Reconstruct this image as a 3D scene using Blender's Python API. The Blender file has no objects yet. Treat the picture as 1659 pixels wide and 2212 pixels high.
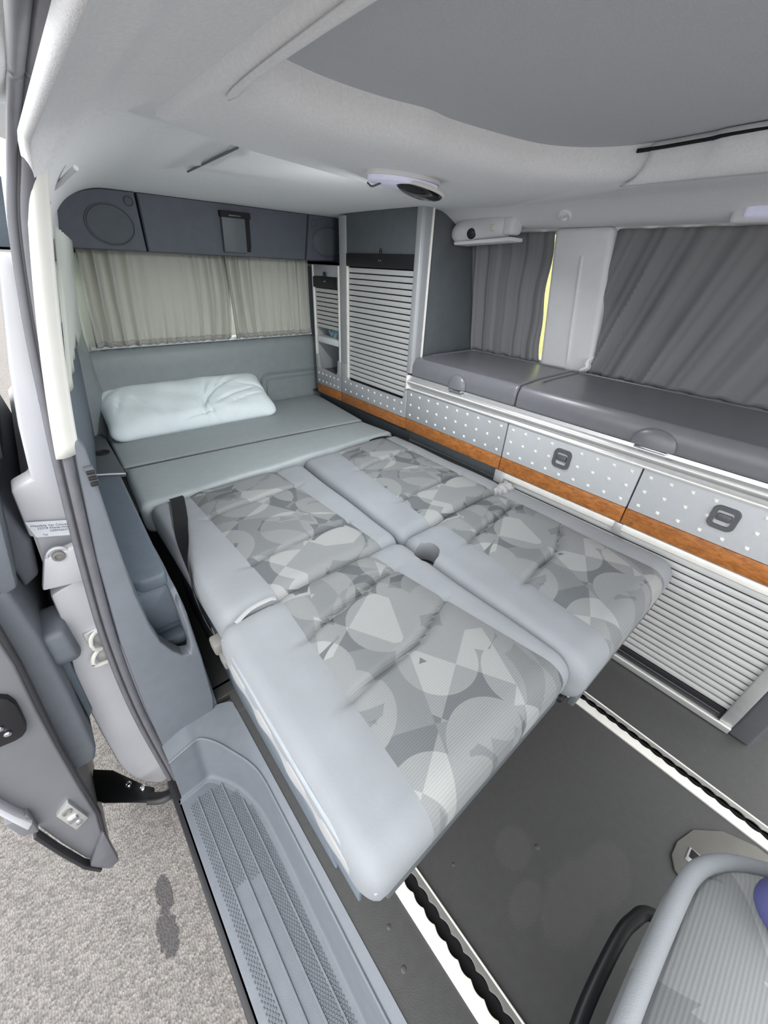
import bpy, bmesh, math, random
from mathutils import Vector, Matrix
random.seed(7)
C = bpy.context.scene.collection
SC = bpy.context.scene

# ------------------------------------------------------------------ camera
F_PX, W_PX = 832.18, 1659.0
yaw, pit, rol = 0.731316, -0.567895, 0.047714
fw = Vector((math.sin(yaw)*math.cos(pit), math.cos(yaw)*math.cos(pit), math.sin(pit)))
rt = Vector((math.cos(yaw), -math.sin(yaw), 0)); up = rt.cross(fw)
r2 = rt*math.cos(rol)+up*math.sin(rol); u2 = -rt*math.sin(rol)+up*math.cos(rol)
cam = bpy.data.cameras.new('camera'); co = bpy.data.objects.new('camera', cam); C.objects.link(co)
mw = Matrix((r2, u2, -fw)).transposed().to_4x4(); mw.translation = Vector((0, 0, 1.125084))
co.matrix_world = mw
cam.sensor_fit = 'HORIZONTAL'; cam.sensor_width = 36; cam.lens = 36*F_PX/W_PX; cam.clip_start = .01
SC.camera = co
# ------------------------------------------------------------------ light
wd = bpy.data.worlds.new('overcast_sky'); SC.world = wd; wd.use_nodes = True
bg = wd.node_tree.nodes['Background']; bg.inputs[0].default_value = (.965, .98, 1, 1); bg.inputs[1].default_value = 2.0
sd = bpy.data.lights.new('sun', 'SUN'); sd.energy = 1.0; sd.angle = math.radians(50); sd.color = (1, .97, .92)
so = bpy.data.objects.new('sun', sd); C.objects.link(so)
so.rotation_euler = Vector((.42, .38, -.82)).to_track_quat('-Z', 'Y').to_euler()
SC.view_settings.view_transform = 'Standard'; SC.view_settings.look = 'None'
SC.view_settings.gamma = 1; SC.view_settings.exposure = .75
try: SC.view_settings.use_curve_mapping = False
except Exception: pass

# ------------------------------------------------------------------ materials
def lin(c):
    return tuple(((v/255)/12.92 if v/255 <= .04045 else ((v/255+.055)/1.055)**2.4) for v in c)
def new_mat(name):
    m = bpy.data.materials.new(name); m.use_nodes = True
    return m, m.node_tree.nodes, m.node_tree.links, m.node_tree.nodes['Principled BSDF']
def mat(name, rgb, rough=.6, metal=0., var=.06, vscale=30, bump=.0, bscale=300, spec=.5, sheen=0):
    m, N, L, b = new_mat(name)
    b.inputs['Roughness'].default_value = rough; b.inputs['Metallic'].default_value = metal
    b.inputs['Specular IOR Level'].default_value = spec
    if sheen: b.inputs['Sheen Weight'].default_value = sheen
    tc = N.new('ShaderNodeTexCoord'); nz = N.new('ShaderNodeTexNoise')
    nz.inputs['Scale'].default_value = vscale; nz.inputs['Detail'].default_value = 4
    L.new(tc.outputs['Object'], nz.inputs['Vector'])
    rp = N.new('ShaderNodeMapRange'); rp.inputs['From Min'].default_value = .3; rp.inputs['From Max'].default_value = .7
    rp.inputs['To Min'].default_value = 1-var; rp.inputs['To Max'].default_value = 1+var
    L.new(nz.outputs['Fac'], rp.inputs['Value'])
    mx = N.new('ShaderNodeVectorMath'); mx.operation = 'SCALE'; mx.inputs[0].default_value = lin(rgb)
    L.new(rp.outputs['Result'], mx.inputs['Scale']); L.new(mx.outputs['Vector'], b.inputs['Base Color'])
    if bump:
        n2 = N.new('ShaderNodeTexNoise'); n2.inputs['Scale'].default_value = bscale; n2.inputs['Detail'].default_value = 2
        L.new(tc.outputs['Object'], n2.inputs['Vector'])
        bp = N.new('ShaderNodeBump'); bp.inputs['Strength'].default_value = bump; bp.inputs['Distance'].default_value = .002
        L.new(n2.outputs['Fac'], bp.inputs['Height']); L.new(bp.outputs['Normal'], b.inputs['Normal'])
    return m
M = {}
M['headliner'] = mat('headliner_felt', (234, 235, 237), .95, var=.04, vscale=250, bump=.25, bscale=700, spec=.1)
M['board'] = mat('roof_board_felt', (192, 194, 198), .95, var=.05, vscale=400, bump=.25, bscale=700, spec=.1)
M['box'] = mat('dark_box_plastic', (80, 85, 94), .65, bump=.2, bscale=600)
M['grille'] = mat('speaker_grille', (84, 90, 96), .7, bump=.6, bscale=900)
M['black'] = mat('black_plastic', (26, 26, 30), .45)
M['deep'] = mat('dark_recess', (20, 20, 24), .8)
M['trim'] = mat('grey_blue_trim', (106, 111, 118), .55, var=.05, bump=.25, bscale=500)
M['trim_dark'] = mat('dark_trim', (98, 108, 118), .6, bump=.2, bscale=500)
M['tail'] = mat('tailgate_trim', (132, 140, 142), .5, var=.04, bump=.1, bscale=400)
M['cover'] = mat('cream_pillar_cover', (222, 222, 216), .6, var=.02)
M['pillar'] = mat('pale_pillar_trim', (224, 225, 227), .6, var=.02)
M['rubber'] = mat('rubber_seal', (98, 98, 104), .5, var=.1)
M['rubber_dark'] = mat('black_rubber', (38, 38, 42), .5)
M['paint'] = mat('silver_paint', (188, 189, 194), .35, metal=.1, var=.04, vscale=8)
M['paint_shaded'] = mat('silver_paint_shaded', (118, 119, 124), .35, metal=.15, var=.05, vscale=8)  # the same silver paint, darkened for the door edge lying in shade
M['alu'] = mat('brushed_aluminium', (205, 206, 206), .35, metal=.65, var=.04, vscale=60)
M['alu_white'] = mat('pale_aluminium', (232, 230, 224), .4, metal=.2, var=.05)
M['chrome'] = mat('chrome', (220, 222, 225), .15, metal=1)
M['slat'] = mat('silver_slat', (194, 195, 194), .42, metal=.1, var=.03)
M['panel'] = mat('silver_panel_dim', (162, 165, 168), .42, metal=.1, var=.04, vscale=12)  # panel silver darkened for fronts set deeper, where less daylight falls
M['rail'] = mat('floor_rail_aluminium', (142, 141, 138), .4, metal=.3, var=.06)
M['panel_scuffed_lit'] = None
M['lid'] = mat('worktop_lid', (108, 109, 114), .32, var=.04, bump=.06, bscale=700)
M['handle'] = mat('grey_handle', (84, 86, 90), .45)
M['charcoal'] = mat('charcoal_panel', (88, 94, 98), .55, bump=.1)
M['mattress'] = mat('grey_leatherette', (154, 162, 164), .5, var=.04, bump=.15, bscale=350)
M['pillow'] = mat('white_cotton', (228, 238, 240), .85, var=.02, bump=.25, bscale=25)
M['bolster'] = mat('pale_grey_fabric', (137, 141, 145), .9, var=.05, vscale=9, bump=.35, bscale=900, spec=.2)
M['bolster_edge'] = mat('white_grey_fabric', (158, 159, 160), .9, var=.05, vscale=9, bump=.35, bscale=900, spec=.2)
M['piping'] = mat('grey_piping', (150, 156, 162), .8)
M['belt'] = mat('black_belt', (22, 22, 25), .6, bump=.4, bscale=900)
M['belt_grey'] = mat('grey_buckle', (122, 120, 116), .5)
M['violet'] = mat('violet_fabric', (74, 76, 124), .8, bump=.3, bscale=600)
M['lens'] = mat('lilac_lens', (200, 202, 224), .25)
M['lens'].node_tree.nodes['Principled BSDF'].inputs['Emission Color'].default_value = (.8, .8, 1, 1); M['lens'].node_tree.nodes['Principled BSDF'].inputs['Emission Strength'].default_value = .12
M['floor'] = None
M['gold'] = mat('pale_yellow_wall', (236, 228, 160), .9)
M['blue_wrap'] = mat('blue_wrap', (120, 150, 165), .4, var=.5, vscale=60)
M['label'] = mat('label_film', (205, 208, 214), .4)
M['ink'] = mat('label_ink', (95, 98, 110), .6)
M['tyre_black'] = mat('black_steel', (24, 24, 26), .35, metal=.3)

def wood():
    m, N, L, b = new_mat('orange_wood')
    tc = N.new('ShaderNodeTexCoord'); mp = N.new('ShaderNodeMapping'); mp.inputs['Scale'].default_value = (60, 22, 60)
    L.new(tc.outputs['Object'], mp.inputs['Vector'])
    n = N.new('ShaderNodeTexNoise'); n.inputs['Scale'].default_value = 1.6; n.inputs['Detail'].default_value = 5; n.inputs['Distortion'].default_value = 1.2
    L.new(mp.outputs['Vector'], n.inputs['Vector'])
    r = N.new('ShaderNodeValToRGB'); r.color_ramp.elements[0].position = .32; r.color_ramp.elements[1].position = .7
    r.color_ramp.elements[0].color = (*lin((134, 80, 36)), 1); r.color_ramp.elements[1].color = (*lin((178, 114, 56)), 1)
    L.new(n.outputs['Fac'], r.inputs['Fac']); L.new(r.outputs['Color'], b.inputs['Base Color'])
    b.inputs['Roughness'].default_value = .4
    return m
M['wood'] = wood()

def curtain_mat(name, rgb, trans):
    m, N, L, b = new_mat(name)
    b.inputs['Base Color'].default_value = (*lin(rgb), 1); b.inputs['Roughness'].default_value = .95
    b.inputs['Specular IOR Level'].default_value = .1
    t = N.new('ShaderNodeBsdfTranslucent'); t.inputs['Color'].default_value = (*lin(rgb), 1)
    mx = N.new('ShaderNodeMixShader'); mx.inputs[0].default_value = trans
    tc = N.new('ShaderNodeTexCoord'); nz = N.new('ShaderNodeTexNoise'); nz.inputs['Scale'].default_value = 700
    L.new(tc.outputs['Object'], nz.inputs['Vector'])
    bp = N.new('ShaderNodeBump'); bp.inputs['Strength'].default_value = .2; bp.inputs['Distance'].default_value = .001
    L.new(nz.outputs['Fac'], bp.inputs['Height']); L.new(bp.outputs['Normal'], b.inputs['Normal'])
    L.new(b.outputs[0], mx.inputs[1]); L.new(t.outputs[0], mx.inputs[2])
    L.new(mx.outputs[0], N['Material Output'].inputs[0])
    return m
M['curt_rear'] = curtain_mat('beige_grey_curtain', (202, 202, 196), .48)
M['curt_dark'] = curtain_mat('dark_grey_curtain', (138, 138, 141), .12)
M['curt_pale'] = curtain_mat('pale_green_grey_curtain', (215, 219, 213), .45)

def glass():
    m, N, L, b = new_mat('window_glass')
    t = N.new('ShaderNodeBsdfTransparent'); t.inputs['Color'].default_value = (.82, .85, .83, 1)
    g = N.new('ShaderNodeBsdfGlossy'); g.inputs['Roughness'].default_value = .02
    mx = N.new('ShaderNodeMixShader'); mx.inputs[0].default_value = .06
    L.new(t.outputs[0], mx.inputs[1]); L.new(g.outputs[0], mx.inputs[2]); L.new(mx.outputs[0], N['Material Output'].inputs[0])
    return m
M['glass'] = glass()

def mth(N, L, op, a, b_=None, c=None, clamp=False):
    n = N.new('ShaderNodeMath'); n.operation = op; n.use_clamp = clamp
    for i, v in enumerate((a, b_, c)):
        if v is None: continue
        if isinstance(v, (int, float)): n.inputs[i].default_value = v
        else: L.new(v, n.inputs[i])
    return n.outputs[0]
def fabric_pattern(name, scale=1.0, k=1.0):
    """woven upholstery with overlapping arcs, leaves and rectangles in greys"""
    m, N, L, b = new_mat(name)
    tc = N.new('ShaderNodeTexCoord')
    def disc(sc, off, rad, st=(1, 1, 1), rot=0, soft=.004):
        mp = N.new('ShaderNodeMapping'); mp.inputs['Location'].default_value = off; mp.inputs['Rotation'].default_value = (0, 0, rot)
        mp.inputs['Scale'].default_value = st
        L.new(tc.outputs['Object'], mp.inputs['Vector'])
        v = N.new('ShaderNodeTexVoronoi'); v.voronoi_dimensions = '2D'; v.inputs['Scale'].default_value = sc*scale; v.inputs['Randomness'].default_value = .75
        L.new(mp.outputs['Vector'], v.inputs['Vector'])
        return mth(N, L, 'LESS_THAN', v.outputs['Distance'], rad), v
    def half(sc, off, rot):
        mp = N.new('ShaderNodeMapping'); mp.inputs['Location'].default_value = off; mp.inputs['Rotation'].default_value = (0, 0, rot)
        L.new(tc.outputs['Object'], mp.inputs['Vector'])
        c = N.new('ShaderNodeTexChecker'); c.inputs['Scale'].default_value = sc*scale
        sx = N.new('ShaderNodeSeparateXYZ'); cx = N.new('ShaderNodeCombineXYZ')
        L.new(mp.outputs['Vector'], sx.inputs[0]); L.new(sx.outputs[0], cx.inputs[0]); L.new(sx.outputs[1], cx.inputs[1]); cx.inputs[2].default_value = .5/(sc*scale)
        L.new(cx.outputs[0], c.inputs['Vector'])
        return c.outputs['Fac']
    d1, _ = disc(5.8, (.1, .3, 0), .66, (1, .8, 1), .5); d2, _ = disc(5.8, (.145, .33, 0), .60, (1, .8, 1), .5); d3, _ = disc(7.4, (.9, .55, 0), .64, (.8, 1, 1), -.4)
    d4, _ = disc(6.6, (.37, .71, 0), .55)
    h1 = half(5.6, (.03, .08, 0), .45); h2 = half(8.5, (.02, .03, 0), -.5)
    cres = mth(N, L, 'ABSOLUTE', mth(N, L, 'SUBTRACT', d1, d2))          # crescents
    petal = mth(N, L, 'MULTIPLY', d3, d4)                               # petals
    x34 = mth(N, L, 'ABSOLUTE', mth(N, L, 'SUBTRACT', d3, d4))
    quad = mth(N, L, 'MULTIPLY', h2, mth(N, L, 'MULTIPLY', d3, h1))
    s = mth(N, L, 'MULTIPLY_ADD', cres, -.30, .50)
    s = mth(N, L, 'MULTIPLY_ADD', petal, .20, s)
    s = mth(N, L, 'MULTIPLY_ADD', mth(N, L, 'MULTIPLY', x34, h1), -.22, s)
    s = mth(N, L, 'MULTIPLY_ADD', quad, .38, s)
    s = mth(N, L, 'MULTIPLY_ADD', mth(N, L, 'MULTIPLY', cres, d4), .16, s)
    s = mth(N, L, 'ADD', s, .0, clamp=True)
    r = N.new('ShaderNodeValToRGB'); r.color_ramp.interpolation = 'LINEAR'
    r.color_ramp.elements[0].color = (*[v*k for v in lin((74, 78, 82))], 1); r.color_ramp.elements[1].color = (*[v*k for v in lin((147, 149, 148))], 1)
    e = r.color_ramp.elements.new(.5); e.color = (*[v*k for v in lin((112, 115, 117))], 1)
    L.new(s, r.inputs['Fac'])
    wv = N.new('ShaderNodeTexWave'); wv.inputs['Scale'].default_value = 75; wv.bands_direction = 'Y'; wv.inputs['Distortion'].default_value = .3
    L.new(tc.outputs['Object'], wv.inputs['Vector'])
    nz = N.new('ShaderNodeTexNoise'); nz.inputs['Scale'].default_value = 900
    L.new(tc.outputs['Object'], nz.inputs['Vector'])
    ws = mth(N, L, 'MULTIPLY_ADD', wv.outputs['Fac'], .12, .86)
    ws = mth(N, L, 'MULTIPLY_ADD', nz.outputs['Fac'], .2, mth(N, L, 'SUBTRACT', ws, .06))
    mx = N.new('ShaderNodeVectorMath'); mx.operation = 'SCALE'; L.new(r.outputs['Color'], mx.inputs[0]); L.new(ws, mx.inputs['Scale'])
    L.new(mx.outputs['Vector'], b.inputs['Base Color']); b.inputs['Roughness'].default_value = .9; b.inputs['Specular IOR Level'].default_value = .2
    bp = N.new('ShaderNodeBump'); bp.inputs['Strength'].default_value = .3; bp.inputs['Distance'].default_value = .001
    L.new(wv.outputs['Fac'], bp.inputs['Height']); L.new(bp.outputs['Normal'], b.inputs['Normal'])
    return m
M['pattern'] = fabric_pattern('patterned_upholstery')
M['pattern_big'] = fabric_pattern('patterned_upholstery_large', .85, 1.05)

def spots(name, rgb, rough, centres, mark, inten, nscale=40, stretch=1, base_var=.08, base_scale=60, bump=.15, bscale=400, fine=0):
    """surface colour with local stains: centres = (x, y, rx, ry) in object metres"""
    m, N, L, b = new_mat(name)
    tc = N.new('ShaderNodeTexCoord'); sx = N.new('ShaderNodeSeparateXYZ'); L.new(tc.outputs['Object'], sx.inputs[0])
    nz = N.new('ShaderNodeTexNoise'); nz.inputs['Scale'].default_value = nscale; nz.inputs['Detail'].default_value = 3
    L.new(tc.outputs['Object'], nz.inputs['Vector'])
    tot = None
    for (ax, cx, cy, rx, ry) in centres:
        u = mth(N, L, 'DIVIDE', mth(N, L, 'SUBTRACT', sx.outputs[ax[0]], cx), rx)
        v = mth(N, L, 'DIVIDE', mth(N, L, 'SUBTRACT', sx.outputs[ax[1]], cy), ry)
        d = mth(N, L, 'ADD', mth(N, L, 'MULTIPLY', u, u), mth(N, L, 'MULTIPLY', v, v))
        d = mth(N, L, 'MULTIPLY_ADD', mth(N, L, 'SUBTRACT', nz.outputs['Fac'], .5), 1.6, d)
        k = mth(N, L, 'MULTIPLY', mth(N, L, 'SUBTRACT', 1.0, d), 4, clamp=True)
        tot = k if tot is None else mth(N, L, 'MAXIMUM', tot, k)
    n2 = N.new('ShaderNodeTexNoise'); n2.inputs['Scale'].default_value = base_scale; n2.inputs['Detail'].default_value = 4
    L.new(tc.outputs['Object'], n2.inputs['Vector'])
    f = mth(N, L, 'MULTIPLY_ADD', mth(N, L, 'SUBTRACT', n2.outputs['Fac'], .5), base_var*4, 1.0)
    if fine:
        n3 = N.new('ShaderNodeTexVoronoi'); n3.inputs['Scale'].default_value = fine; L.new(tc.outputs['Object'], n3.inputs['Vector'])
        s3 = N.new('ShaderNodeSeparateColor'); L.new(n3.outputs['Color'], s3.inputs[0])
        f = mth(N, L, 'MULTIPLY', f, mth(N, L, 'MULTIPLY_ADD', s3.outputs[0], .75, .62))
    sc = N.new('ShaderNodeVectorMath'); sc.operation = 'SCALE'; sc.inputs[0].default_value = lin(rgb); L.new(f, sc.inputs['Scale'])
    mx = N.new('ShaderNodeMix'); mx.data_type = 'RGBA'
    L.new(mth(N, L, 'MULTIPLY', tot, inten), mx.inputs[0]); L.new(sc.outputs[0], mx.inputs[6]); mx.inputs[7].default_value = (*lin(mark), 1)
    L.new(mx.outputs[2], b.inputs['Base Color']); b.inputs['Roughness'].default_value = rough
    bp = N.new('ShaderNodeBump'); bp.inputs['Strength'].default_value = bump; bp.inputs['Distance'].default_value = .003
    if fine:
        L.new(n3.outputs['Distance'], bp.inputs['Height'])
    else:
        n4 = N.new('ShaderNodeTexNoise'); n4.inputs['Scale'].default_value = bscale; L.new(tc.outputs['Object'], n4.inputs['Vector'])
        L.new(n4.outputs['Fac'], bp.inputs['Height'])
    L.new(bp.outputs['Normal'], b.inputs['Normal'])
    return m
M['floor'] = spots('dark_vinyl_floor', (67, 67, 67), .55, [((0, 1), .50, -.1, .10, .05), ((0, 1), .60, -.13, .08, .05), ((0, 1), .42, -.04, .05, .03), ((0, 1), .48, .03, .05, .04)], (92, 91, 89), .25, nscale=260)
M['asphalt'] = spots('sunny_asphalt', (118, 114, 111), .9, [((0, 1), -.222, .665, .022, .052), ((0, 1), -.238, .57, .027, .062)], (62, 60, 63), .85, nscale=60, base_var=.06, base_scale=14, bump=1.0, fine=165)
M['panel_scuffed_lit'] = spots('scuffed_silver_panel_lit', (180, 183, 186), .42, [((1, 2), .43, .577, .075, .012), ((1, 2), .36, .567, .05, .01)], (140, 138, 136), .55, nscale=90, base_var=.02)  # scuffs, plus a lighter silver for the better lit fronts near the door

# ------------------------------------------------------------------ mesh helpers
OFF = {}
def off(p): return OFF.get(p.name, Vector((0, 0, 0))) if p else Vector((0, 0, 0))
def link(name, me, m, parent=None, smooth=True, kind=None, label=None):
    o = bpy.data.objects.new(name, me); C.objects.link(o)
    if m is not None:
        for mm in (m if isinstance(m, (list, tuple)) else [m]): me.materials.append(mm)
    if parent:
        o.parent = parent; v = off(parent)
        me.transform(Matrix.Translation(-v)); OFF[o.name] = v
    if smooth:
        for p in me.polygons: p.use_smooth = True
        try: me.set_sharp_from_angle(angle=math.radians(38))
        except Exception: pass
    if kind: o['kind'] = kind
    if label: o['label'] = label
    return o
def pyd(name, V, F, m, parent=None, smooth=True, kind=None, label=None, fix=True):
    me = bpy.data.meshes.new(name); me.from_pydata([tuple(v) for v in V], [], F); me.update()
    if fix:
        bm = bmesh.new(); bm.from_mesh(me); bmesh.ops.remove_doubles(bm, verts=bm.verts, dist=1e-5)
        bmesh.ops.recalc_face_normals(bm, faces=bm.faces); bm.to_mesh(me); bm.free()
    return link(name, me, m, parent, smooth, kind, label)
def thing(name, label, cat, loc=(0, 0, 0), group=None):
    o = bpy.data.objects.new(name, None); C.objects.link(o); o.location = loc; o.empty_display_size = .05
    o['label'] = label; o['category'] = cat
    if group: o['group'] = group
    OFF[o.name] = Vector(loc)
    return o
def tag(o, label, cat, group=None):
    o['label'] = label; o['category'] = cat
    if group: o['group'] = group
    return o
def bmobj(name, bm, m, parent=None, smooth=True, kind=None, label=None):
    me = bpy.data.meshes.new(name); bmesh.ops.recalc_face_normals(bm, faces=bm.faces); bm.to_mesh(me); bm.free()
    return link(name, me, m, parent, smooth, kind, label)
def add_box(bm, x0, x1, y0, y1, z0, z1, r=0, seg=2):
    t = bmesh.new()
    bmesh.ops.create_cube(t, size=1)
    for v in t.verts: v.co = Vector(((x0+x1)/2+v.co.x*(x1-x0), (y0+y1)/2+v.co.y*(y1-y0), (z0+z1)/2+v.co.z*(z1-z0)))
    if r > 0: bmesh.ops.bevel(t, geom=t.edges[:], offset=min(r, .49*min(abs(x1-x0), abs(y1-y0), abs(z1-z0))), segments=seg, affect='EDGES', profile=.5)
    me = bpy.data.meshes.new('t'); t.to_mesh(me); t.free(); bm.from_mesh(me); bpy.data.meshes.remove(me)
def box(name, x0, x1, y0, y1, z0, z1, m, parent=None, r=.002, seg=2, **k):
    bm = bmesh.new(); add_box(bm, x0, x1, y0, y1, z0, z1, r, seg); return bmobj(name, bm, m, parent, **k)
def prism_bm(bm, poly, axis, a0, a1, r=0, seg=2):
    """polygon in the plane normal to axis ('x': (y,z), 'y': (x,z), 'z': (x,y)), extruded from a0 to a1"""
    def P(p, a): return {'x': (a, p[0], p[1]), 'y': (p[0], a, p[1]), 'z': (p[0], p[1], a)}[axis]
    t = bmesh.new()
    A = [t.verts.new(P(p, a0)) for p in poly]; B = [t.verts.new(P(p, a1)) for p in poly]
    t.faces.new(A); t.faces.new(B[::-1])
    n = len(poly)
    for i in range(n): t.faces.new((A[i], A[(i+1) % n], B[(i+1) % n], B[i]))
    bmesh.ops.recalc_face_normals(t, faces=t.faces)
    if r:
        es = [e for e in t.edges if e.calc_face_angle(0) > .5]
        bmesh.ops.bevel(t, geom=es, offset=r, segments=seg, affect='EDGES', profile=.5, clamp_overlap=True)
    big = [f for f in t.faces if len(f.verts) > 4]
    if big: bmesh.ops.triangulate(t, faces=big)
    me = bpy.data.meshes.new('t'); t.to_mesh(me); t.free(); bm.from_mesh(me); bpy.data.meshes.remove(me)
def prism(name, poly, axis, a0, a1, m, parent=None, r=.002, seg=2, **k):
    bm = bmesh.new(); prism_bm(bm, poly, axis, a0, a1, r, seg); return bmobj(name, bm, m, parent, **k)
def spline(pts, n):
    P = [Vector(p) for p in pts]; P = [2*P[0]-P[1]]+P+[2*P[-1]-P[-2]]; out = []
    for i in range(1, len(P)-2):
        for k in range(n):
            t = k/n; a, b, c, d = P[i-1], P[i], P[i+1], P[i+2]
            out.append(.5*((2*b)+(c-a)*t+(2*a-5*b+4*c-d)*t*t+(3*b-a-3*c+d)*t**3))
    out.append(P[-2]); return out
def sweep_bm(bm, pts, prof, upv=(0, 0, 1), closed_prof=True, scale=None):
    """sweep a 2-D profile (list of (s,t)) along points; s along side = tangent x up, t along up"""
    U = Vector(upv); rows = []
    for i, p in enumerate(pts):
        d = (pts[min(i+1, len(pts)-1)]-pts[max(i-1, 0)]).normalized()
        s = d.cross(U)
        if s.length < 1e-4: s = d.cross(Vector((.3, .9, .1)))
        s.normalize(); t = s.cross(d).normalized(); k = scale(i/(len(pts)-1)) if scale else 1
        rows.append([bm.verts.new(p+s*a*k+t*b*k) for a, b in prof])
    n = len(prof)
    for i in range(len(rows)-1):
        for j in range(n if closed_prof else n-1):
            bm.faces.new((rows[i][j], rows[i][(j+1) % n], rows[i+1][(j+1) % n], rows[i+1][j]))
    if closed_prof:
        bm.faces.new(rows[0]); bm.faces.new(rows[-1][::-1])
def circ(r, n=10, ry=None): return [(r*math.cos(2*math.pi*i/n), (ry or r)*math.sin(2*math.pi*i/n)) for i in range(n)]
def tube(name, pts, r, m, parent=None, n=10, sub=6, upv=(0, 0, 1), ry=None, **k):
    bm = bmesh.new(); sweep_bm(bm, spline(pts, sub) if sub > 1 else [Vector(p) for p in pts], circ(r, n, ry), upv)
    return bmobj(name, bm, m, parent, **k)
def grid(name, fn, nu, nv, m, parent=None, thick=0, skip=None, **k):
    V = [fn(i/nu, j/nv) for i in range(nu+1) for j in range(nv+1)]
    F = [(i*(nv+1)+j, (i+1)*(nv+1)+j, (i+1)*(nv+1)+j+1, i*(nv+1)+j+1) for i in range(nu) for j in range(nv) if not (skip and skip(i/nu+.5/nu, j/nv+.5/nv))]
    o = pyd(name, V, F, m, parent, fix=False, **k)
    if thick:
        s = o.modifiers.new('thickness', 'SOLIDIFY'); s.thickness = thick; s.offset = 1
    return o
def dense(a, b, r, n, nr=5):
    """sample positions from a to b, dense within r of each end (angular spacing)"""
    r = min(r, (b-a)*.49)
    L = [a+r*(1-math.cos(math.pi/2*i/nr)) if False else a+r*(i/nr)**1.6 for i in range(nr)]
    mid = [a+r+(b-a-2*r)*i/n for i in range(n+1)]
    R = [b-r*(i/nr)**1.6 for i in range(nr-1, -1, -1)]
    return L+mid+R
def roundbox(xs, ys, zs, r, warp=None, rx=None, ry=None):
    """surface of a rounded box sampled on xs, ys, zs; returns verts, faces, x cell tag per face"""
    V, idx, F, T = [], {}, [], []
    x0, x1, y0, y1, z0, z1 = xs[0], xs[-1], ys[0], ys[-1], zs[0], zs[-1]
    rx, ry, rz = min(rx or r, (x1-x0)/2), min(ry or r, (y1-y0)/2), min(r, (z1-z0)/2)
    def pt(x, y, z):
        q = Vector((x, y, z)); c = Vector((min(max(x, x0+rx), x1-rx), min(max(y, y0+ry), y1-ry), min(max(z, z0+rz), z1-rz)))
        d = q-c
        e = Vector((d.x/rx, d.y/ry, d.z/rz))
        if e.length > 1e-9:
            e.normalize(); 
            # keep flat faces flat
            mx_ = max(abs(d.x/rx), abs(d.y/ry), abs(d.z/rz))
            q = c+Vector((e.x*rx, e.y*ry, e.z*rz))*mx_
        return warp(q) if warp else q
    def vid(i, j, k):
        key = (i, j, k)
        if key not in idx: idx[key] = len(V); V.append(pt(xs[i], ys[j], zs[k]))
        return idx[key]
    a, b, c = len(xs)-1, len(ys)-1, len(zs)-1
    for i in range(a):
        for j in range(b):
            for k, rev in ((0, True), (c, False)):
                f = (vid(i, j, k), vid(i+1, j, k), vid(i+1, j+1, k), vid(i, j+1, k)); F.append(f[::-1] if rev else f); T.append(i)
    for i in range(a):
        for k in range(c):
            for j, rev in ((0, False), (b, True)):
                f = (vid(i, j, k), vid(i+1, j, k), vid(i+1, j, k+1), vid(i, j, k+1)); F.append(f[::-1] if rev else f); T.append(i)
    for j in range(b):
        for k in range(c):
            for i, rev, t in ((0, True, -1), (a, False, a)):
                f = (vid(i, j, k), vid(i, j+1, k), vid(i, j+1, k+1), vid(i, j, k+1)); F.append(f[::-1] if rev else f); T.append(t)
    return V, F, T
def sub(V, F, keep):
    mp, v2, f2 = {}, [], []
    for f, kp in zip(F, keep):
        if not kp: continue
        g = []
        for i in f:
            if i not in mp: mp[i] = len(v2); v2.append(V[i])
            g.append(mp[i])
        f2.append(tuple(g))
    return v2, f2
def sm(t): t = max(0, min(1, t)); return t*t*(3-2*t)
def rrect(w, h, r, n=5):
    o = []
    for cx, cy, a0 in ((w/2-r, h/2-r, 0), (-w/2+r, h/2-r, 90), (-w/2+r, -h/2+r, 180), (w/2-r, -h/2+r, 270)):
        for i in range(n+1):
            a = math.radians(a0+90*i/n); o.append((cx+r*math.cos(a), cy+r*math.sin(a)))
    return o
def lathe(name, c, axis, prof, m, parent=None, n=24, **k):
    """prof: list of (radius, height along axis)"""
    ax = Vector(axis).normalized(); s = ax.orthogonal().normalized(); t = ax.cross(s); V, F = [], []
    for r, h in prof:
        for i in range(n):
            a = 2*math.pi*i/n; V.append(Vector(c)+ax*h+(s*math.cos(a)+t*math.sin(a))*r)
    for i in range(len(prof)-1):
        for j in range(n): F.append((i*n+j, i*n+(j+1) % n, (i+1)*n+(j+1) % n, (i+1)*n+j))
    F.append(tuple(range(n))[::-1]); F.append(tuple(range((len(prof)-1)*n, len(prof)*n)))
    return pyd(name, V, F, m, parent, **k)
def dupe(o, name, d, parent):
    c = o.copy(); c.name = name; C.objects.link(c); c.parent = parent; c.location = Vector(o.location)+Vector(d); OFF[c.name] = off(o)
    return c

# measured planes (metres): x across the van to the cabinets, y to the tailgate, z up from the floor
XC, XW, YR = 1.203, 1.636, 2.04
YE, YN, YA, YB, YC, YD = 1.965, 1.733, 1.225, .705, .259, -.225
YF = -.55            # front end of what is built
ZW0, ZW1, ZP, ZT = .494, .545, .677, .735

# ================================================================== STRUCTURE
gm = bpy.data.meshes.new('ground')
o = pyd('ground', [(-30, -30, -.5), (30, -30, -.5), (30, 30, -.5), (-30, 30, -.5)], [(0, 1, 2, 3)], M['asphalt'], kind='structure', smooth=False)
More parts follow.
